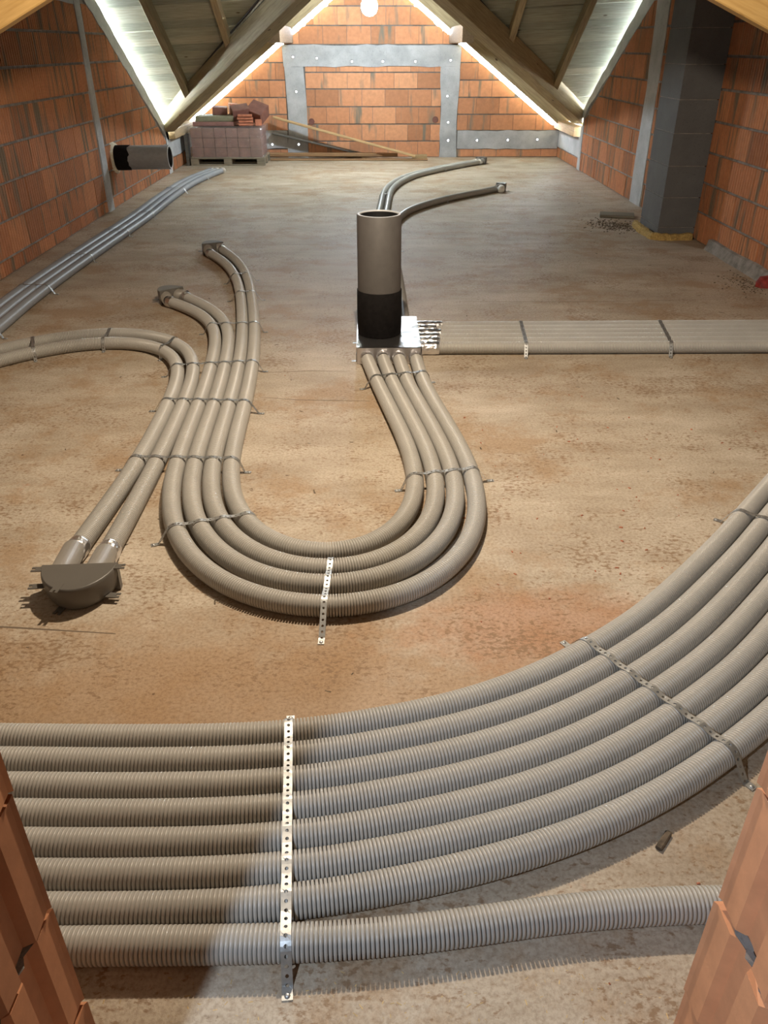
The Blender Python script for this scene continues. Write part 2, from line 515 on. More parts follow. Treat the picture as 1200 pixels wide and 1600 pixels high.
mb.prism([(XL, 0), (XR, 0), (XR, 0.42), (2.93, top_b(2.93)), (0.03, CEIL - 0.03), (-0.03, CEIL - 0.03), (-2.93, top_b(2.93)), (XL, 0.42)], V((0, YB, 0)), V((1, 0, 0)), UZ, V((0, -1, 0)), -0.14, 0.0)
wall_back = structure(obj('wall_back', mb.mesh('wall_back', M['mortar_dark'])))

# concrete columns, ring beams and sloping copings (cast into the walls)
def cast(wall, name, poly, org, U, N, proud=0.022, cut=True):
    """a cast strip whose long edges wander a little, as the formwork left them"""
    q = []
    for i in range(len(poly)):
        a, b = poly[i], poly[(i + 1) % len(poly)]
        L = math.hypot(b[0] - a[0], b[1] - a[1]); n = max(1, int(L / 0.16))
        for k in range(n):
            t = k / n; j = 0.011 if k else 0.0
            q.append((a[0] + (b[0] - a[0]) * t + R.uniform(-j, j), a[1] + (b[1] - a[1]) * t + R.uniform(-j, j)))
    mb = MB().prism(q, org, U, UZ, N, -0.02, proud)
    return obj(name, mb.mesh(name, M['concrete']), wall)

UY, UX = V((0, 1, 0)), V((1, 0, 0))
oL, nL, oR, nR, oB, nB = V((XL, 0, 0)), V((1, 0, 0)), V((XR, 0, 0)), V((-1, 0, 0)), V((0, YB, 0)), V((0, -1, 0))
def band(top, y0, y1, d0, d1): return [(y0, top(y0) - d0), (y1, top(y1) - d1), (y1, top(y1)), (y0, top(y0))]
cast(wall_left, 'concrete_coping', band(top_l, 9.02, 12.62, 0.26, 0.13), oL, UY, nL)
cast(wall_left, 'concrete_column', [(9.34, 0), (9.55, 0), (9.52, 1.0), (9.50, 2.3), (9.29, 2.3), (9.36, 1.1)], oL, UY, nL)
cast(wall_left, 'concrete_ring_beam', [(7.9, 1.985), (9.3, 1.955), (9.3, 2.35), (7.9, 2.35)], oL, UY, nL, 0.020)
cast(wall_left, 'concrete_column', [(12.42, 0), (12.62, 0), (12.62, 0.55), (12.46, 0.58)], oL, UY, nL)
cast(wall_left, 'concrete_knee_band', [(12.62, 0.19), (14.38, 0.19), (14.38, 0.43), (12.62, 0.43)], oL, UY, nL, 0.016)
cast(wall_right, 'concrete_coping', band(top_r, 9.6, 13.0, 0.30, 0.11), oR, UY, nR)
cast(wall_right, 'concrete_column', [(9.62, 0), (10.02, 0), (10.03, 0.6), (9.99, 1.2), (10.10, 2.4), (9.62, 2.4)], oR, UY, nR)
cast(wall_right, 'concrete_column', [(12.68, 0), (12.86, 0), (12.86, 0.58), (12.74, 0.60)], oR, UY, nR)
cast(wall_right, 'concrete_knee_band', [(12.86, 0.16), (14.38, 0.16), (14.38, 0.43), (12.86, 0.43)], oR, UY, nR, 0.016)
cast(wall_back, 'concrete_column', [(-1.39, 0), (-1.06, 0), (-1.05, 0.7), (-1.08, 1.32), (-1.38, 1.32), (-1.36, 0.7)], oB, UX, nB, 0.026)
cast(wall_back, 'concrete_column', [(1.12, 0), (1.41, 0), (1.39, 0.7), (1.41, 1.32), (1.10, 1.32), (1.13, 0.7)], oB, UX, nB, 0.026)
cast(wall_back, 'concrete_ring_beam', [(-1.39, 1.32), (1.41, 1.32), (1.42, 1.615), (-1.40, 1.615)], oB, UX, nB, 0.026)
cast(wall_back, 'concrete_sill_band', [(-2.93, 0.14), (-1.39, 0.14), (-1.39, 0.40), (-2.93, 0.40)], oB, UX, nB, 0.024)
cast(wall_back, 'concrete_sill_band', [(1.41, 0.13), (3.08, 0.13), (3.08, 0.40), (1.41, 0.40)], oB, UX, nB, 0.024)

# tie holes left by the formwork: rims closed by glowing discs that stand in for outside light
def sleeve(x, z):
    e = obj('tie_hole', TIE_RIM, wall_back); e.location = (x, YB - 0.03, z)
    d = obj('daylight_disc', TIE_GLOW, e)
mbt = MB().lathe([(0.026, 0.0), (0.024, 0.006), (0.015, 0.006), (0.015, 0.0)], 12)
TIE_RIM = mbt.mesh('tie_hole', M['mortar'])
TIE_RIM.transform(Matrix.Rotation(PI / 2, 4, 'X'))
mbt = MB().add([(0.015 * math.cos(a), -0.004, 0.015 * math.sin(a)) for a in [k * PI / 6 for k in range(12)]], [tuple(range(12))])
TIE_GLOW = mbt.mesh('daylight_disc', mat_emit('painted_daylight', (0.85, 0.93, 1.0), 6.0))
for x, z in [(-1.232, 1.452), (-0.86, 1.434), (-0.305, 1.39), (0.181, 1.39), (0.697, 1.39), (1.254, 1.407), (-1.207, 0.97), (1.224, 0.905), (1.25, 0.524),
             (1.261, 0.255), (-1.21, 0.20), (-1.644, 0.20), (1.739, 0.256), (2.249, 0.262), (2.737, 0.268)]: sleeve(x, z)
# two rusty round holes drilled in the infill
for x, z in [(-0.982, 0.535), (1.039, 0.562)]:
    mbt = MB().lathe([(0.05, 0.0), (0.045, 0.006), (0.03, 0.004), (0.0, 0.003)], 12)
    me = mbt.mesh('drilled_hole', M['tile']); me.transform(Matrix.Rotation(PI / 2, 4, 'X'))
    o = obj('drilled_hole', me, wall_back); o.location = (x, YB - 0.012, z)

# bricks, laid one by one
rows_b = [(0, 0.245), (0.245, 0.498), (0.498, 0.752), (0.752, 1.006), (1.006, 1.24), (1.24, 1.33), (1.62, 1.875), (1.875, 2.13), (2.13, 2.385), (2.385, 2.6)]
rows_side = [(1.006, 1.26), (1.26, 1.514), (1.514, 1.77)]
slope_b = [(0.73, 1, 0.505 + 0.73 * 2.93 - 0.005), (-0.73, 1, 0.505 + 0.73 * 2.93 - 0.005)]
lay_bricks(wall_back, oB, UX, nB, -1.06, 1.13, rows_b[:6], 0.375, 0.006, [cell_box(-1.05, 1.12, 0, 1.325)], M['brick_back'], 0, 0.010, 3)
lay_bricks(wall_back, oB, UX, nB, -1.45, 1.50, rows_b[6:], 0.375, 0.006, [cell_box(-1.42, 1.44, 1.615, 2.6, *slope_b)], M['brick_back'], 0, 0.010, 4)
for k, (a, b) in enumerate([(-2.94, -1.38), (1.40, 3.09)]):
    lay_bricks(wall_back, oB, UX, nB, a, b, [(0, 0.13), (0.40, 0.64), (0.64, 0.885), (0.885, 1.13), (1.13, 1.375), (1.375, 1.62)], 0.375, 0.006,
               [cell_box(a, b, 0, 1.62, *slope_b)], M['brick_back'], 0, 0.010, 5 + k)
rows_l = [(0.0, 0.125)] + [(0.125 + 0.265 * k, 0.125 + 0.265 * (k + 1)) for k in range(8)]
sl = lambda d: (0.579, 1, 0.557 + 0.579 * 12.574 - d)
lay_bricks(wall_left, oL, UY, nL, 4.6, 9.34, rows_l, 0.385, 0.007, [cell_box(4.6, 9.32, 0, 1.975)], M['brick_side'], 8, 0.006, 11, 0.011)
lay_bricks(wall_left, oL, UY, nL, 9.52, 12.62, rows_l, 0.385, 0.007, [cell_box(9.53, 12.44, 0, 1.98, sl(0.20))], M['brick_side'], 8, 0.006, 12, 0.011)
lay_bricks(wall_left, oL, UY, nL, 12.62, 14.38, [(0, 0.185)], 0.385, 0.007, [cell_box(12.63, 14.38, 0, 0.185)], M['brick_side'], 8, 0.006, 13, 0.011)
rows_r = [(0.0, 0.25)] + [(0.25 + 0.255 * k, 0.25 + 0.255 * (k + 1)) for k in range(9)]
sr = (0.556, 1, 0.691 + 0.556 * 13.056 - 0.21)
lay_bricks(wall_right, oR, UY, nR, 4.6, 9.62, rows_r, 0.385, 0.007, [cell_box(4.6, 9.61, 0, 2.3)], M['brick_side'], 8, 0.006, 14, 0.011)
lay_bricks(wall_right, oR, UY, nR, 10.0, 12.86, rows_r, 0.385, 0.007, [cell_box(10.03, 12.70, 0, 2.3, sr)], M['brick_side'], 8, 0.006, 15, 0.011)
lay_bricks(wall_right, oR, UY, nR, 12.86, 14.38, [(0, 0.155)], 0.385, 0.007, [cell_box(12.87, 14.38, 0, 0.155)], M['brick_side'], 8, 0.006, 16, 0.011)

# low mortar kerb along the foot of the right wall
mb = MB()
prof = [(0, 0), (-0.075, 0), (-0.065, 0.03), (-0.045, 0.085), (0, 0.10)]
n = 14; Vv = []
for k in range(n + 1):
    y = 4.0 + (7.40 - 4.0) * k / n
    for a, b in prof: Vv.append((XR + 0.02 + (a - 0.02) * R.uniform(0.93, 1.05), y, b * R.uniform(0.9, 1.05)))
F = []
for k in range(n):
    for i in range(4): F.append((k * 5 + i, k * 5 + i + 1, k * 5 + 6 + i, k * 5 + 5 + i))
F += [(4, 3, 2, 1, 0), tuple(n * 5 + i for i in range(5))]
mb.add(Vv, F)
structure(obj('baseboard_right', mb.mesh('baseboard_right', M['mortar'])))

# ---- roof
ceil = MB()
def sheet(pts, zf, t=0.03, th=0.02):
    a = [(x, y, zf(x, y) + t) for x, y in pts]; b = [(x, y, z + th) for x, y, z in a]; n = len(pts)
    ceil.add(a + b, [tuple(range(n)), tuple(range(2 * n - 1, n - 1, -1))] + [(k, n + k, n + (k + 1) % n, (k + 1) % n) for k in range(n)])
vl = lambda y: -2.87 + 0.78 * (12.5 - y)                 # plan of the two valleys
vr = lambda y: 3.0 - 0.78 * (12.9 - y)
sheet([(-3.62, 9.0), (vl(9.0) + 0.12, 9.0), (vl(13.0) + 0.12, 13.0), (-3.62, 13.6)], zr)
sheet([(vr(9.0) - 0.12, 9.0), (3.75, 9.0), (3.75, 13.9), (vr(13.4) - 0.12, 13.4)], zr)
sheet([(0.0, 8.82), (0.0, 15.0), (-3.6, 15.0), (-3.6, 13.25)], lambda x, y: zw(x))
sheet([(0.0, 8.95), (3.7, 13.65), (3.7, 15.0), (0.0, 15.0)], lambda x, y: zw(x))
for x0, y0, x1, y1 in [(-3.6, 13.43, 0.05, 8.76), (3.7, 13.80, -0.02, 9.03)]:  # upright skirts added along the valleys to stop sky light leaking in
    z0, z1 = min(zr(x0, y0), zw(x0)) + 0.02, min(zr(x1, y1), zw(x1)) + 0.02
    ceil.add([(x0, y0, z0), (x1, y1, z1), (x1, y1, z1 + 0.5), (x0, y0, z0 + 0.45), (x0, y0 + .01, z0), (x1, y1 + .01, z1), (x1, y1 + .01, z1 + 0.5), (x0, y0 + .01, z0 + 0.45)],
             [(0, 1, 2, 3), (7, 6, 5, 4), (0, 4, 5, 1), (3, 2, 6, 7)])
ceil.box(-3.7, 3.8, 0.3, 9.15, CEIL, CEIL + 0.05)
ceil.box(0.0, 3.8, 9.15, 9.9, CEIL + 0.0, CEIL + 0.05)
ceil.box(-0.5, 0.5, 9.1, 15.0, CEIL, CEIL + 0.05)
ceiling = structure(obj('ceiling', ceil.mesh('ceiling', M['sheathing'])))

# roof boards, each a piece of its own
def board(c, zf, grain_x):
    """c: four plan corners; a board 22 mm thick on the slope"""
    a = [(x, y, zf(x, y)) for x, y in c]; b = [(x, y, z + 0.024) for x, y, z in a]
    me = MB().add(a + b, [(3, 2, 1, 0), (4, 5, 6, 7), (0, 1, 5, 4), (1, 2, 6, 5), (2, 3, 7, 6), (3, 0, 4, 7)]).mesh('roof_board', M['board'] if grain_x else M['board_y'])
    obj('roof_board', me, ceiling)
M['board_y'] = mat_wood('roof_board_pine_lengthwise', (0.33, 0.31, 0.22), (0.52, 0.50, 0.38), (12, 1, 12))
y = 9.3
while y < 13.1:
    d = R.uniform(-0.006, 0.006); y1 = y + 0.128
    zf = lambda x, yy, d=d: zr(x, yy) + d
    if vl(y) > -3.55: board([(-3.55, y), (min(0.0, vl(y) + 0.05), y), (min(0.0, vl(y1) + 0.05), y1), (-3.55, y1)], zf, True)
    if vr(y) < 3.65: board([(max(0.0, vr(y) - 0.05), y), (3.7, y), (3.7, y1), (max(0.0, vr(y1) - 0.05), y1)], zf, True)
    y += 0.133
x = 0.36
while x < 3.5:
    x1 = x + 0.128; d = R.uniform(-0.005, 0.005)
    zf = lambda xx, yy, d=d: zw(xx) + d
    board([(x, 12.9 - (3.0 - x) / 0.78 - 0.05), (x1, 12.9 - (3.0 - x1) / 0.78 - 0.05), (x1, 14.95), (x, 14.95)], zf, False)
    board([(-x1, 12.5 - (2.87 - x1) / 0.78 - 0.05), (-x, 12.5 - (2.87 - x) / 0.78 - 0.05), (-x, 14.95), (-x1, 14.95)], zf, False)
    x += 0.133

def beam(name, p, q, w, h, mat, label, cat='beam', group=None, up=UZ):
    return thing(timber(name, p, q, w, h, mat, None, up), label, cat, group)
# valley beams
for p, q, lab in [((-2.905, 12.545, 0.543), (-0.688, 9.70, 2.008), 'heavy diagonal valley beam rising from the left wall end over the wrapped pallet'),
                  ((3.05, 12.965, 0.610), (0.73, 9.99, 2.022), 'heavy diagonal valley beam rising from the right knee wall')]:
    p, q = V(p), V(q); d = (q - p).normalized(); n_ = d.cross(UZ).normalized().cross(d)
    beam('valley_beam', p + n_ * 0.125, q + d * 0.5 + n_ * 0.125, 0.19, 0.25, M['beam'], lab, 'beam', 'valley beams')
# jack rafters on the main slope
for x, w, lab in [(-2.43, 0.085, 'lower jack rafter on the left roof boards, nearest the bright wall gap'), (-1.69, 0.08, 'upper jack rafter on the left roof boards, near the ridge'),
                  (2.49, 0.085, 'lower jack rafter on the right roof boards, nearest the grey chimney'), (1.69, 0.08, 'upper jack rafter on the right roof boards, near the ridge')]:
    y1 = 12.5 - (x + 2.87) / 0.78 if x < 0 else 12.9 - (3.0 - x) / 0.78
    n_ = V((0, 0.493, 0.870))
    beam('jack_rafter', (x, 9.25, zr(x, 9.25) - 0.07), (x, y1 - 0.02, zr(x, y1 - 0.02) - 0.07), w, 0.135, M['beam'], lab, 'rafter', 'jack rafters on the main slope', n_)
# rafters of the far wing beside the gable wall
for s, lab in [(-1, 'pale rafter along the left edge of the far brick gable'), (1, 'pale rafter along the right edge of the far brick gable')]:
    for k, yy in enumerate((14.20,)):
        beam('rafter', (s * 3.15, yy, zw(3.15) - 0.085), (s * 0.10, yy, zw(0.10) - 0.085), 0.09, 0.16, M['beam'], lab, 'rafter', 'rafters of the far wing')
# purlins
for s, lab in [(-1, 'short purlin end jutting from the far gable, left of the lamp'), (1, 'short purlin end jutting from the far gable, right of the lamp')]:
    beam('purlin', (s * 1.295, 12.30, 1.745), (s * 1.295, 14.52, 1.745), 0.155, 0.215, M['purlin'], lab, 'beam', 'purlins')
# wall plates on the knee walls
beam('wall_plate', (XL + 0.03, 12.68, 0.50), (XL + 0.03, 14.5, 0.50), 0.14, 0.13, M['plank'], 'pale timber wall plate on the left knee wall beside the pallet', 'beam', 'wall plates')
beam('wall_plate', (XR - 0.03, 12.95, 0.50), (XR - 0.03, 14.5, 0.50), 0.14, 0.13, M['plank'], 'pale timber wall plate on the right knee wall', 'beam', 'wall plates')
# the yellow beams close to the lamp, cutting the upper corners of the picture
beam('rafter', (-2.93, 4.6, 1.155 + 0.09), (-0.15, 4.6, 2.49 + 0.09), 0.09, 0.20, M['beam_yellow'], 'yellow slanting rafter with a knot in the upper left corner', 'rafter', 'near rafters')
beam('rafter', (3.08, 4.6, 1.22 + 0.09), (0.15, 4.6, 2.45 + 0.09), 0.09, 0.20, M['beam_yellow'], 'yellow slanting rafter in the upper right corner', 'rafter', 'near rafters')

# ---- front wall with the doorway the photograph is taken through
mb = MB()
mb.box(-3.1, -0.64, 0.47, 0.71, 0, CEIL); mb.box(0.66, 3.25, 0.47, 0.71, 0, CEIL); mb.box(-0.64, 0.66, 0.47, 0.71, 2.12, CEIL)
wall_front = structure(obj('wall_front', mb.mesh('wall_front', M['mortar'])))
def jamb_brick(s, x, z0, z1, d):
    """end face of a hollow block: upright tongues and grooves"""
    y0, y1 = 0.465 + d, 0.72 + d
    prof = [(y1, -0.16), (y1, 0.004), (y1 - 0.006, 0.0), (y1 - 0.052, 0.0), (y1 - 0.062, -0.015), (y1 - 0.098, -0.015), (y1 - 0.108, 0.0), (y1 - 0.150, 0.0), (y1 - 0.160, -0.015),
            (y1 - 0.196, -0.015), (y1 - 0.206, 0.0), (y0, 0.0), (y0, -0.16)]
    n = len(prof); Vv = []
    for z in (z0, z1):
        for yy, dx in prof: Vv.append((x - s * dx, yy, z + R.uniform(-0.004, 0.004)))
    F = [tuple(range(n - 1, -1, -1)), tuple(range(n, 2 * n))] + [(k, (k + 1) % n, n + (k + 1) % n, n + k) for k in range(n)]
    return MB().add(Vv, F).mesh('brick', M['brick_jamb'])
for s, x in ((-1, -0.485), (1, 0.51)):
    for k in range(8):
        z0 = k * 0.25
        obj('brick', jamb_brick(s, x + R.uniform(-0.004, 0.004), z0 + 0.006, z0 + 0.247, R.uniform(-0.004, 0.004)), wall_front)
        # crumbling mortar in the bed joint
        mbj = MB()
        for yy in (0.50, 0.545, 0.585, 0.63, 0.665):
            a = 0.026 + R.random() * 0.018; h = 0.007 + R.random() * 0.007
            ring = [(x + s * (0.020 - 0.006 * R.random()), yy + a * math.cos(t) * R.uniform(0.8, 1.2), z0 + 0.25 + h * math.sin(t) * R.uniform(0.6, 1.3)) for t in [q * PI / 4 for q in range(8)]]
            mid = (x + s * 0.004, yy, z0 + 0.25)
            mbj.add(ring + [mid], [(q, (q + 1) % 8, 8) for q in range(8)])
        obj('mortar_crumbs', mbj.mesh('mortar_crumbs', M['mortar_dark']), wall_front)['kind'] = 'stuff'
# unseen passage walls and lid behind the photographer, added to keep sky light out
mb = MB(); mb.box(-1.6, -1.5, -1.9, 0.47, 0, CEIL); structure(obj('wall_unseen_left', mb.mesh('wall_unseen_left', M['mortar'])))
mb = MB(); mb.box(1.5, 1.6, -1.9, 0.47, 0, CEIL); structure(obj('wall_unseen_right', mb.mesh('wall_unseen_right', M['mortar'])))
mb = MB(); mb.box(-1.6, 1.6, -2.0, -1.9, 0, CEIL); structure(obj('wall_unseen_rear', mb.mesh('wall_unseen_rear', M['mortar'])))
mb = MB(); mb.box(-1.6, 1.6, -2.0, 0.47, CEIL, CEIL + 0.05); structure(obj('ceiling_unseen', mb.mesh('ceiling_unseen', M['mortar'])))

